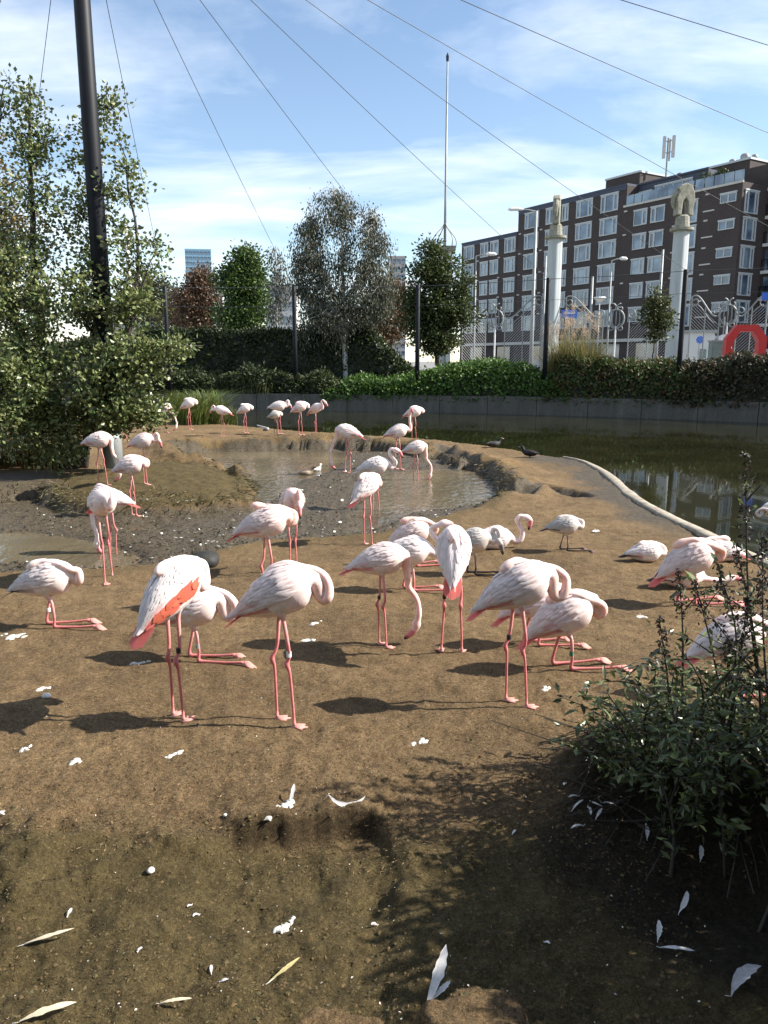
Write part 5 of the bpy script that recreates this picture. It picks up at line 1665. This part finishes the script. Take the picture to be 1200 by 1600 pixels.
for (px, Y, h, s, lb) in ((893, 37.6, 2.2, .8, 'tall pampas grass clump in front of the left column'), (918, 37.0, 2.0, .8, 'tall feathery grass right beside the left pampas clump'), (872, 38.3, 1.8, .7, 'pale tall grass at the foot of the left column')):
    x = X_at(px, Y)
    grass_clump('pampas_grass', lb, (x, Y, float(bank_z(x, Y)) + .3), 520, h * 1.5, s, (.24, .235, .09), .016, .45, 16, pl_col=(.55, .42, .30))
g_ = G(305, 664)
grass_clump('tall_grass', 'tall green reed clump on the far shore behind a white flamingo', (g_[0] - .1, g_[1] + 1.0, -.1), 1100, 1.75, 1.7, (.12, .165, .04), .014, .75)
grass_clump('tall_grass', 'lower reed tuft right of the tall reed clump', (g_[0] + .8, g_[1] + .8, -.1), 420, 1.0, 1.0, (.11, .135, .04), .014, .9)
for px, py, n, h, s, lb in ((30, 722, 700, 1.1, 2.0, 'dark tall grass under the alder at the left edge'), (85, 728, 420, .8, 1.2, 'dry grass tuft beside the alder trunk'), (-60, 735, 500, 1.2, 1.6, 'dense grass beyond the left picture edge')):
    q = G(px, py)
    grass_clump('tall_grass', lb, (q[0], q[1], ground_z(q[0], q[1])), n, h, s, (.085, .085, .03), .011, .8)
for px, Y, h, n, lb in ((475, 41.2, 1.5, 260, 'tall dark grasses between the post and the birch trunk'), (570, 41.4, 1.2, 200, 'small grass tuft right of the birch trunk'), (410, 41.0, 1.3, 220, 'grass tuft in the dark shrubs left of the middle post')):
    x = X_at(px, Y)
    grass_clump('tall_grass', lb, (x, Y, float(bank_z(x, Y))), n, h, 1.4, (.075, .10, .035), .016, .7)
for a, lb in ((3.2, 'leafy pot plant on the roof terrace, right one'), (5.0, 'leafy pot plant on the roof terrace, left one')):
    q = BC + BU * a - BN * 1.2
    pr = empty('potted_shrub', (q[0], q[1], 19.1)); tag(pr, lb, 'plant')
    mb = MB(); mb.tube([(0, 0, 0), (0, 0, .5)], [.25, .32], 10); mb.build('pot', M['stone'], pr)
    P = in_blob(260, (0, 0, 1.2), (.8, .7, .8)); leaf_cloud(P, rng.normal(size=(260, 3)), .3, .16, leaf_cols(260, (.05, .07, .025)), M['leaf'], 'foliage', pr)


# --- the bush at the right front
BB = np.array([1.6, 3.6, 0.0]); BB[2] = ground_z(BB[0], BB[1])
bush = empty('butterfly_bush', tuple(BB)); tag(bush, 'leafy bush with withered flower spikes in the right foreground', 'bush')


def big_leaf_mesh(seedc):
    mb = MB(); n = 6
    V, F = [], []
    for i in range(n + 1):
        t = i / n; w_ = .30 * math.sin(math.pi * min(1, t * .92 + .06)) ** .8 * (1 - .35 * t)
        z = -.22 * t * t
        V += [(t, -w_ * .5, z + .06 * w_), (t, 0, z - .03), (t, w_ * .5, z + .06 * w_)]
    for i in range(n):
        for k in range(2):
            u = i * 3 + k; F.append((u, u + 3, u + 4, u + 1))
    mb.add(V, F, seedc)
    me = mb.mesh('leaf'); me.materials.append(M['leaf_gloss'])
    return me


leaf_meshes = [big_leaf_mesh(c) for c in ((.075, .098, .036), (.105, .132, .048), (.15, .19, .06), (.055, .058, .030), (.10, .08, .048))]
stems = MB(); leafspots = []; spikes = []
tips_px = [(1165, 705, 3.3), (1060, 890, 3.6), (1030, 965, 3.1), (990, 1060, 3.0), (1085, 905, 3.4), (1120, 880, 3.2), (1150, 850, 3.3), (1190, 830, 3.1), (1215, 760, 3.2), (1110, 960, 3.0), (1170, 930, 2.95), (1060, 1010, 3.1), (1140, 1000, 3.3), (1195, 900, 3.5),
           (1010, 1110, 2.9), (965, 1130, 3.2), (950, 1085, 3.2), (935, 1180, 3.1), (1045, 1075, 2.8), (1090, 1050, 3.2), (1180, 1010, 2.8), (1230, 950, 2.8), (1260, 850, 3.0), (1300, 760, 3.1), (1350, 800, 2.9), (1250, 1000, 2.6), (1400, 700, 3.0), (1330, 900, 2.6), (1420, 850, 2.5), (1500, 760, 2.7), (1380, 1000, 2.3), (1480, 950, 2.3),
           (1100, 1140, 2.8), (1150, 1100, 2.7), (1020, 1180, 2.9), (1070, 1180, 2.75), (1200, 1120, 2.6), (1560, 850, 2.4), (1600, 1000, 2.2), (1540, 1100, 2.1), (1450, 1150, 2.1), (1650, 800, 2.6)]
for (px, py, Y) in tips_px:
    Y = Y + .4; tip = at(px, py, Y)
    bx_ = np.clip(tip[0] * .55 + BB[0] * .55 + rng.normal(0, .18), 1.2, 3.2); by_ = BB[1] + rng.normal(0, .2) + (Y - 3.5) * .5
    bz_ = ground_z(bx_, by_) - .03
    if px > 1230: bx_, by_ = tip[0] + rng.normal(0, .15), Y + rng.normal(0, .15); bz_ = ground_z(bx_, by_) - .03
    b0 = np.array([bx_, by_, bz_])
    ln = np.linalg.norm(tip - b0)
    mid = b0 * .55 + tip * .45 + np.array([(.1 if tip[0] > bx_ else -.02) * 0, 0, .10 * ln]) + rng.normal(0, .05, 3)
    Q = catmull([b0, mid, tip], .05)
    stems.tube(Q - BB, np.linspace(.010, .0025, len(Q)), 5)
    leafspots.append(Q)
    # side shoots
    for s_ in range(2 if py < 1060 else 5):
        k0 = int(len(Q) * rng.uniform(.3, .85)); a = Q[k0]
        d = Q[min(k0 + 2, len(Q) - 1)] - Q[k0 - 1]; d = d / np.linalg.norm(d)
        sd = np.cross(d, rng.normal(size=3)); sd /= np.linalg.norm(sd)
        l2 = rng.uniform(.15, .38)
        Q2 = catmull([a, a + (d * .6 + sd * .5) * l2 * .6, a + (d * .8 + sd * .7) * l2 + np.array([0, 0, -.04])], .04)
        stems.tube(Q2 - BB, np.linspace(.0045, .0016, len(Q2)), 4)
        leafspots.append(Q2)
    if py < 1010 and px < 1260: spikes.append(Q)
stems.build('stems', M['bark'], bush, smooth=True)
cand = []
for Q in leafspots:
    m = len(Q)
    hi = Q[-1][2] > .95
    for i in range(int(m * (.45 if hi else .2)), m):
        d = Q[min(i + 1, m - 1)] - Q[i - 1] if i > 0 else Q[1] - Q[0]
        d = d / (np.linalg.norm(d) + 1e-9)
        for s_ in (-1, 1):
            for rep in range(2):
                if rng.random() < (.68 if Q[i][2] > .8 else .35): continue
                sd = np.cross(d, np.array([0, 0, 1.0])); sd = sd / (np.linalg.norm(sd) + 1e-6)
                ax = d * rng.uniform(.1, .8) + sd * s_ * rng.uniform(.3, 1.0) + rng.normal(0, .35, 3) + np.array([0, 0, -.15])
                cand.append((Q[i] + rng.normal(0, .012, 3), ax / np.linalg.norm(ax), rng.uniform(.03, .065)))
# low leaves over the bed
for i in range(3800):
    a = rng.uniform(0, 2 * math.pi); rr = math.sqrt(rng.random())
    x, y = 2.08 + 1.0 * rr * math.cos(a), 3.78 + .52 * rr * math.sin(a)
    z = ground_z(x, y) + abs(rng.normal(0, .12)) + .02 if i % 4 == 0 else None
    if z is None:
        z = .08 + abs(rng.normal(0, .17)) + .42 * (1 - rr) * rng.random()
    cand.append((np.array([x, y, z]), rng.normal(0, 1, 3) + np.array([-.2, -.3, .1]), rng.uniform(.03, .075)))
cand = [(p, a / np.linalg.norm(a), l) for p, a, l in cand]


def visible(p):
    d = p - np.array([0, 0, CAM_H]); c, s = math.cos(PITCH), math.sin(PITCH)
    zc = d[1] * c - d[2] * s
    return zc > .3 and abs(d[0] / zc) < .5 and abs((d[1] * s + d[2] * c) / zc) < .667


score = [(l / np.linalg.norm(p - np.array([0, 0, CAM_H])) + (.02 if p[2] > .35 else 0), i) for i, (p, a, l) in enumerate(cand) if visible(p)]
score.sort(reverse=True)
chosen = set(i for _, i in score[:300])
rest = [i for i in range(len(cand)) if i not in chosen]


def orient(ax):
    ax = Vector(ax)
    q = ax.to_track_quat('X', 'Z')
    return q


for i in sorted(chosen):
    p, a, l = cand[i]
    w_ = [.32, .3, .16, .14, .08]
    o = link_mesh('leaf', leaf_meshes[int(rng.choice(5, p=w_))], None, bush)
    o.location = p - BB; o.rotation_mode = 'QUATERNION'; o.rotation_quaternion = orient(a); s_ = l * 1.15
    o.scale = (s_, s_ * rng.uniform(1, 1.6), s_)
Pr = np.array([cand[i][0] for i in rest]) - BB; Ar = np.array([cand[i][1] for i in rest]); Lr = np.array([cand[i][2] for i in rest])
leaf_cloud(Pr, Ar, Lr * 1.1, Lr * .42, leaf_cols(len(rest), (.080, .10, .038), .5, (.15, .19, .06), .25), M['leaf_gloss'], 'foliage', bush)
# the bush goes on out of the picture to the right
Po = in_blob(13000, (2.66, 2.45, .85), (.9, 1.25, .9), .2)
leaf_cloud(Po - BB, rng.normal(size=(13000, 3)), .095, .045, leaf_cols(13000, (.062, .078, .028), .4), M['leaf'], 'foliage', bush)
mb = MB()
for i in range(26):
    q = in_blob(1, (2.62, 2.25, 1.1), (.7, .85, .5), .6)[0]; b_ = np.array([2.5 + rng.normal(0, .3), 2.35 + rng.normal(0, .3), .0])
    mb.tube(catmull([b_, (b_ + q) / 2 + rng.normal(0, .06, 3), q], .1) - BB, .008, 5)
mb.build('stems', M['bark'], bush, smooth=True)
# withered flower spikes
for Q in spikes:
    seg = Q[int(len(Q) * .72):]
    mb = MB()
    m = 150
    u = rng.random(m) * (len(seg) - 1.001); i = u.astype(int); f = (u - i)[:, None]
    P = seg[i] * (1 - f) + seg[i + 1] * f
    wid = .006 + .018 * (1 - u / len(seg))
    P = P + rng.normal(0, 1, (m, 3)) * wid[:, None]
    D = rng.normal(0, .5, (m, 3)) + np.array([0, 0, -.3])
    leaf_cloud(P - BB, D, .022, .012, leaf_cols(m, (.030, .022, .016), .4, (.10, .085, .07), .2), M['leaf'], 'flower_spike', bush, kind='stuff')
# pale dry twigs at the foot of the bush
for i in range(60):
    a = rng.uniform(2.6, 5.0); x, y = 2.05 + .98 * math.cos(a), 3.75 + .52 * math.sin(a)
    z = ground_z(x, y) + .05
    d = np.array([math.cos(a) * .3 + rng.normal(0, .2), math.sin(a) * .3 + rng.normal(0, .2), rng.uniform(-.15, .12)])
    mb = MB(); q = np.array([x, y, z])
    mb.tube(catmull([q - d * .3, q + rng.normal(0, .03, 3), q + d * .6], .05) - BB, .0028, 4, (1, 1, 1)); mb.build('twig', M['bark'], bush)

# unseen tree belt added behind the camera to keep sky light off the shadows
leafy_mass('hedge', 'tall dark tree belt added unseen behind the camera to block sky light', (-22, 20), lambda x: -7.0, lambda x: -10.5, lambda x: 8.5 + 1.5 * vnoise(x * .4, 4), 9000, (.34, .6), (.035, .05, .016), (.07, .09, .03), .2, zb=-.3, lump=.9)

# ------------------------------------------------------------------ small things on the ground
def on_ground(px, py, dz=0.0):
    g = G(px, py, -.03)
    z = ground_z(g[0], g[1]); g = G(px, py, z)
    return np.array([g[0], g[1], ground_z(g[0], g[1]) + dz])


def shed_feather(px, py, L, W, yaw, curve, label, lift=.3, tilt=0.0, c=(.66, .645, .62), group='shed feathers', rx=0.0):
    if L > .045: L, W = L * 1.45, W * 1.1
    n = 12; V, F, C = [], [], []
    jag = np.random.default_rng(int(px + py))
    ang = 0; x = y = 0.0; cen = []
    for i in range(n + 1):
        t = i / n
        cen.append((x, y, lift * L * 4 * .25 * t * (1 - t) + tilt * L * t))
        a = curve * (t - .5); x += L / n * math.cos(a); y += L / n * math.sin(a)
    for i, (cx_, cy_, cz_) in enumerate(cen):
        t = i / n; a = curve * (t - .5)
        w_ = W * (math.sin(math.pi * min(1, .04 + t * .98)) ** .55) * (.35 + .65 * smooth(0, .35, t)) * jag.uniform(.72, 1.12)
        sx, sy = -math.sin(a), math.cos(a)
        for m, zo, cc in ((-.62, .25, 1.0), (-.08, -.02, .93), (0, .05, 1.05), (.08, -.02, .93), (.38, .22, 1.0)):
            V.append((cx_ + sx * w_ * m, cy_ + sy * w_ * m, cz_ + zo * w_ * .5 + .004)); C.append(np.array(c) * cc)
    for i in range(n):
        for k in range(4):
            u = i * 5 + k; F.append((u, u + 5, u + 6, u + 1))
    mb = MB(); mb.add(V, F, np.array(C))
    mb.tube([(-.12 * L, 0 - curve * L * .06, .006), cen[0], cen[4]], [.0012, .0016, .001], 5, (.8, .78, .7))
    o = mb.build('feather', M['feather'], smooth=True)
    o.location = on_ground(px, py, .004 + (.05 if rx else 0)); o.rotation_euler = (rx, 0, yaw)
    return tag(o, label, 'feather', group)


shed_feather(514, 1292, .150, .022, R(6), 1.8, 'long curved white feather lying below the eroded step', .1, rx=R(48))
shed_feather(664, 1580, .125, .040, R(62), .2, 'big white feather standing up beside the sandy lump at the bottom', .2, .75)
shed_feather(672, 1572, .07, .022, R(40), .4, 'small white feather leaning against the big one at the bottom', .4, .3)
shed_feather(454, 1296, .055, .022, R(80), .1, 'short white feather upright in the eroded step', .2, .8)
shed_feather(1142, 1562, .13, .045, R(30), -.9, 'ragged grey white feather in the bottom right corner', .3, .2, (.42, .42, .42))
shed_feather(1060, 1428, .085, .022, R(55), .5, 'narrow white feather in the shade at the right', .3, .3)
shed_feather(1028, 1462, .06, .022, R(70), .2, 'white feather pointing up in the dark hollow', .3, .4)
shed_feather(1032, 1480, .09, .02, R(-12), .3, 'flat white feather below the one pointing up in the hollow', .3, .05)
shed_feather(8, 1268, .05, .018, R(-60), 1.3, 'small curled white feather at the left edge', .4, .2)
shed_feather(38, 1480, .13, .020, R(25), .7, 'thin pale feather near the left bottom edge', .3, .05, (.6, .52, .38))
shed_feather(30, 1598, .13, .030, R(20), .2, 'yellowish white feather in the bottom left corner', .3, .1, (.68, .60, .42))
shed_feather(420, 1530, .11, .018, R(48), .5, 'straw coloured feather on the olive ground at the bottom', .3, .05, (.5, .42, .2))
shed_feather(250, 1572, .08, .016, R(8), .3, 'pale feather on the olive ground near the bottom edge', .3, .05, (.6, .54, .38))
shed_feather(105, 1300 + 135, .035, .015, R(80), .3, 'tiny white down feather left on the olive ground', .4, .4)
shed_feather(1010, 1325, .05, .018, R(80), .2, 'white feather hanging at the foot of the bush', .3, .6)
shed_feather(1100, 1280, .05, .022, R(70), .2, 'white feather caught in the bush', .3, .5)
kk = 0
for px, py in ((905, 1235), (918, 1262), (893, 1270), (930, 1285), (885, 1220), (940, 1255), (912, 1292), (925, 1240)):
    shed_feather(px, py, random.uniform(.04, .075), .014, random.uniform(0, 6.28), random.uniform(-1.2, 1.2), 'one of the white feathers gathered at the left foot of the bush', .3, .15, group='white feathers heaped at the left foot of the bush')
for px, py in ((300, 1420), (312, 1432), (330, 1515), (343, 1522), (215, 1490), (800, 1310), (850, 1475), (590, 1450)):
    shed_feather(px, py, random.uniform(.02, .04), .014, random.uniform(0, 6.28), random.uniform(-1, 1), 'tiny white down feather scattered on the foreground earth', .4, .25, group='tiny down feathers on the foreground earth')


def dropping(px, py, r, seedv, label, group, c=(.56, .54, .48)):
    g = np.random.default_rng(seedv)
    mb = MB()
    for q in range(int(g.integers(6, 12))):
        n = 11; a = np.linspace(0, 2 * math.pi, n, endpoint=False)
        rr = r * g.uniform(.15, .75) * (1 + .6 * g.uniform(-1, 1, n)); cx_, cy_ = g.normal(0, r * .55, 2) * np.array([1.3, .7])
        V = [(cx_, cy_, .004)] + [(cx_ + rr[k] * .7 * math.cos(a[k]), cy_ + rr[k] * .5 * math.sin(a[k]), .003) for k in range(n)] + [(cx_ + rr[k] * math.cos(a[k]), cy_ + rr[k] * .75 * math.sin(a[k]), -.006) for k in range(n)]
        F = [(0, 1 + k, 1 + (k + 1) % n) for k in range(n)] + [(1 + k, 1 + n + k, 1 + n + (k + 1) % n, 1 + (k + 1) % n) for k in range(n)]
        mb.add(V, F, np.array(c) * g.uniform(.8, 1.1))
    o = mb.build('bird_dropping', M['litter'], smooth=True)
    o.location = on_ground(px, py, .002); o.rotation_euler = (0, 0, g.uniform(0, 6.28) * .2)
    tag(o, label, 'dropping', group)


for i, (px, py, r, lb) in enumerate(((440, 1303, .05, 'white droppings heaped below the upright feather at the eroded step'), (655, 1161, .035, 'white dropping splash in front of the bird with the long fallen shadow'),
        (445, 1452, .035, 'white dropping lump on the olive ground at the bottom centre'), (60, 1077, .045, 'white dropping streak beside the round pebble at the left'), (120, 1190, .03, 'white streak below the long shadow at the left'),
        (268, 1180, .04, 'yellowish dropping streak below the front left bird'), (490, 975, .045, 'white splash right of the looped neck of the front bird'), (483, 1000, .04, 'white splash on the shadow right of the front bird'),
        (855, 1075, .05, 'large white splash between the front right bird and the kneeling pink one'), (895, 945, .05, 'white splash behind the kneeling pink bird with green ring'), (405, 955, .05, 'white splash between the two front left birds'),
        (215, 1035, .04, 'white dropping on the oval shadow at the left'), (930, 830, .05, 'pale splash behind the grey young bird'), (1000, 962, .05, 'pale splash beside the long shadow at the right'), (20, 993, .06, 'white streak at the left edge below the kneeling bird'),
        (40, 1170, .03, 'small white splash near the left edge below the big shadow'))):
    dropping(px, py, r, i + 3, lb, 'droppings on the earth')


def pebble(px, py, r, mat, label, name='pebble', group=None, sq=.7):
    g = np.random.default_rng(int(px * 3 + py))
    mb = MB(); m, n = 8, 12
    V = []
    for i in range(m):
        th_ = math.pi * i / (m - 1)
        for j in range(n):
            ph = 2 * math.pi * j / n
            q = np.array([math.sin(th_) * math.cos(ph), math.sin(th_) * math.sin(ph), math.cos(th_) * sq])
            V.append(q * r * (1 + .22 * vnoise(q[0] * 2 + px, q[1] * 2 + q[2] + py)))
    F = [(i * n + j, (i + 1) * n + j, (i + 1) * n + (j + 1) % n, i * n + (j + 1) % n) for i in range(m - 1) for j in range(n)]
    mb.add(V, F)
    o = mb.build(name, mat, smooth=True); o.location = on_ground(px, py, r * .35)
    tag(o, label, 'stone', group)


M['white_stone'] = plain('white_stone', (.62, .60, .55), .8, .15, 40)
M['dark_stone'] = plain('dark_wet_stone', (.022, .022, .018), .7, .4, 12, bump=.6)
pebble(73, 1091, .028, M['white_stone'], 'round white pebble below the kneeling bird at the left')
pebble(236, 1366, .018, M['white_stone'], 'small white pebble on the olive ground')
pebble(352, 1275, .012, M['white_stone'], 'tiny white pebble at the left end of the eroded step')
pebble(320, 884, .17, M['dark_stone'], 'dark wet hump of stone at the edge of the mud', 'stone', sq=.62)


# litter that nobody could count
def scatter(name, n, pick, size, colsf, mat, flat=.25, lift=.004, aspect=.3):
    P = []
    while sum(len(p) for p in P) < n:
        P.append(pick(n))
    P = np.concatenate(P)[:n]
    h = ground_fields(P[:, 0], P[:, 1])[0]
    Q = np.stack([P[:, 0], P[:, 1], h + lift], 1)
    a = rng.uniform(0, 2 * math.pi, n)
    D = np.stack([np.cos(a), np.sin(a), rng.normal(0, flat, n)], 1)
    L = size(n)
    up = np.tile(np.array([0, 0, 1.0]), (n, 1))
    o = leaf_cloud(Q, D, L, L * aspect * rng.uniform(.5, 1.5, n), colsf(n), mat, name, None, fold=.12, up=up)
    return o


def pick_px(x0, x1, y0, y1, cond=None):
    def f(n):
        px = rng.uniform(x0, x1, n); py = rng.uniform(y0, y1, n)
        dx = (px - 600) / 1200; dy = (800 - py) / 1200
        c, s = math.cos(PITCH), math.sin(PITCH)
        dz = -s + dy * c; t = -CAM_H / dz
        P = np.stack([dx * t, (c + dy * s) * t], 1)
        keep = (P[:, 1] < 22) & (poly_sd(P[:, 0], P[:, 1], ISLAND) < -.1)
        if cond is not None: keep &= cond(P)
        return P[keep]
    return f


not_mud = lambda P: poly_sd(P[:, 0], P[:, 1], MUD) > .1
in_mud = lambda P: poly_sd(P[:, 0], P[:, 1], MUD) < .05
tag(scatter('straw_litter', 30000, pick_px(-150, 1350, 800, 1330, not_mud), lambda n: rng.uniform(.006, .030, n), lambda n: leaf_cols(n, (.21, .15, .08), .5, (.05, .033, .016), .5), M['litter'], .15, .003, .14), 'short straw and plant bits trodden into the brown earth', 'straw', kind='stuff')
tag(scatter('straw_litter', 9000, pick_px(-150, 1000, 1270, 1600), lambda n: rng.uniform(.005, .020, n), lambda n: leaf_cols(n, (.13, .10, .05), .5, (.026, .020, .010), .5), M['litter'], .3, .003, .18), 'olive plant bits on the foreground earth', 'litter', kind='stuff')
tag(scatter('white_litter', 420, pick_px(-150, 1350, 790, 1600), lambda n: rng.uniform(.005, .014, n), lambda n: leaf_cols(n, (.55, .51, .44), .3), M['litter'], .2, .004, .5), 'tiny white flecks of down and droppings on the earth', 'litter', kind='stuff')
tag(scatter('leaf_litter', 6000, pick_px(-150, 820, 700, 910, in_mud), lambda n: rng.uniform(.02, .065, n), lambda n: leaf_cols(n, (.075, .064, .046), .5, (.17, .15, .115), .15), M['litter'], .35, .006, .5), 'dark rotting leaves over the grey mud', 'leaves', kind='stuff')
tag(scatter('white_litter', 260, pick_px(-150, 820, 700, 910, in_mud), lambda n: rng.uniform(.03, .07, n), lambda n: leaf_cols(n, (.6, .58, .54), .3), M['litter'], .2, .012, .5), 'white feather scraps over the mud', 'litter', kind='stuff')


# clods of earth
def clods(name, n, pick, size, colr, label):
    P = []
    while sum(len(p) for p in P) < n: P.append(pick(n))
    P = np.concatenate(P)[:n]; h = ground_fields(P[:, 0], P[:, 1])[0]
    r = size(n)[:, None]
    o6 = np.array([(1, 0, 0), (0, 1, 0), (-1, 0, 0), (0, -1, 0), (0, 0, .75), (0, 0, -.6)])
    V = np.stack([P[:, 0], P[:, 1], h], 1)[:, None, :] + o6[None] * r[:, :, None] * rng.uniform(.6, 1.4, (n, 6, 1))
    f = np.array([(0, 1, 4), (1, 2, 4), (2, 3, 4), (3, 0, 4)])
    F = (np.arange(n)[:, None, None] * 6 + f[None]).reshape(-1, 3)
    mb = MB(); mb.add(V.reshape(-1, 3), F, np.repeat(leaf_cols(n, colr, .4), 6, axis=0))
    tag(mb.build(name, M['litter'], smooth=True), label, 'clods', kind='stuff')


clods('earth_clods', 5000, pick_px(-150, 1100, 1130, 1600), lambda n: rng.uniform(.002, .008, n) * rng.choice([1, 1, 1, 1.6], n), (.09, .066, .032), 'small clods of brown earth in the foreground')
clods('mud_clods', 1500, pick_px(-150, 820, 705, 905, in_mud), lambda n: rng.uniform(.008, .028, n), (.065, .056, .04), 'small dark lumps of mud round the puddles')


# dry grass hanging over the eroded edges
def fringe(n, cond, colr, label, L0=.12):
    px = rng.uniform(-100, 900, n * 30); py = rng.uniform(675, 900, n * 30)
    dx = (px - 600) / 1200; dy = (800 - py) / 1200; c, s = math.cos(PITCH), math.sin(PITCH)
    t = -CAM_H / (-s + dy * c); P = np.stack([dx * t, (c + dy * s) * t], 1)
    P = P[cond(P)][:n]
    h = ground_fields(P[:, 0], P[:, 1])[0]; e = .05
    gx = (ground_fields(P[:, 0] + e, P[:, 1])[0] - h) / e; gy = (ground_fields(P[:, 0], P[:, 1] + e)[0] - h) / e
    D = np.stack([-gx, -gy, -.35 + 0 * gx], 1) + rng.normal(0, .28, (len(P), 3)) + np.array([0, -.1, .12])
    L = rng.uniform(.5, 1.3, len(P)) * L0
    o = leaf_cloud(np.stack([P[:, 0], P[:, 1], h + .02], 1), D, L, L * .13, leaf_cols(len(P), colr, .5, (.05, .045, .02), .4), M['leaf'], 'dry_grass')
    tag(o, label, 'grass', kind='stuff')


fringe(2200, lambda P: (np.abs(poly_sd(P[:, 0], P[:, 1], MOUND) + .05) < .16), (.11, .095, .036), 'dry grass over the edge of the low mound', .10)
fringe(3200, lambda P: (np.abs(poly_sd(P[:, 0], P[:, 1], MUD) - .1) < .22) & (P[:, 1] > 12), (.15, .12, .05), 'dry grass over the eroded bank of the pool', .11)


# ducks on the bank and the pool
def duck(px, py, yaw, s, c_body, c_head, label, z=None):
    p = on_ground(px, py)
    if z is not None: p = G(px, py, z)
    mb = MB()
    st = [(-.20, .07, .01, .01), (-.16, .06, .035, .02), (-.10, .05, .07, .05), (0, .055, .09, .07), (.09, .065, .075, .065), (.14, .09, .045, .045), (.155, .13, .028, .03), (.165, .165, .03, .032), (.185, .185, .032, .032), (.21, .185, .022, .022), (.235, .178, .012, .009), (.265, .172, .010, .004)]
    mb.tube([(a, 0, b) for a, b, _, _ in st], np.array([(w_, h_) for *_, w_, h_ in st]), 12, np.array([c_body] * 5 + [c_head] * 5 + [(.4, .35, .25)] * 2), side=(0, 1, 0))
    for sd in (-1, 1):
        if z is None: mb.tube([(0, .03 * sd, .03), (0, .03 * sd, -.02)], .008, 5, (.2, .15, .08))
    o = mb.build('duck', M['skin'], smooth=True); o.location = tuple(p + np.array([0, 0, .03 if z is None else -.015])); o.rotation_euler = (0, 0, yaw); o.scale = (s,) * 3
    for sd in (-1, 1):
        mw = MB(); mw.tube([(.08, .07 * sd, .075), (0, .088 * sd, .075), (-.1, .066 * sd, .07), (-.17, .03 * sd, .072)], np.array([(.012, .03), (.014, .045), (.012, .03), (.004, .006)]), 8, np.array(c_body) * .75 + .02, side=(0, 1, 0))
        mw.build('wing', M['skin'], o, smooth=True)
    tag(o, label, 'duck', 'ducks')


duck(771, 700, R(20), 1.15, (.03, .03, .03), (.02, .02, .02), 'black and white duck standing on the bank above the puddle')
duck(828, 714, R(150), 1.1, (.012, .012, .013), (.012, .012, .013), 'small black coot on the bank near the pale kerb')
duck(478, 742, R(10), .9, (.35, .28, .2), (.2, .15, .1), 'brown duck swimming in the pool, left of two', POOL_Z)
duck(495, 736, R(60), .8, (.6, .58, .54), (.55, .52, .48), 'whitish duck swimming in the pool, right of two', POOL_Z)
# short pipe end and a plank in the bank
q = on_ground(322, 697)
mb = MB(); mb.tube([(-.25, 0, 0), (.25, 0, 0)], .10, 14, cap=False); mb.tube([(.25, 0, 0), (-.2, 0, 0)], .085, 14, cap=False)
o = mb.build('drain_pipe', M['stone'], smooth=True); o.location = tuple(q + np.array([0, 0, .06])); o.rotation_euler = (0, 0, R(-50)); tag(o, 'short drain pipe end sticking out of the pool bank', 'pipe')
a_, b_ = on_ground(388, 663), on_ground(418, 673)
mb = MB(); mb.tube([a_ + np.array([0, 0, .05]), b_ + np.array([0, 0, .06])], .06, 7)
o = mb.build('log', M['birch_bark'], smooth=True); tag(o, 'pale log lying on the ridge behind the flamingos', 'log')
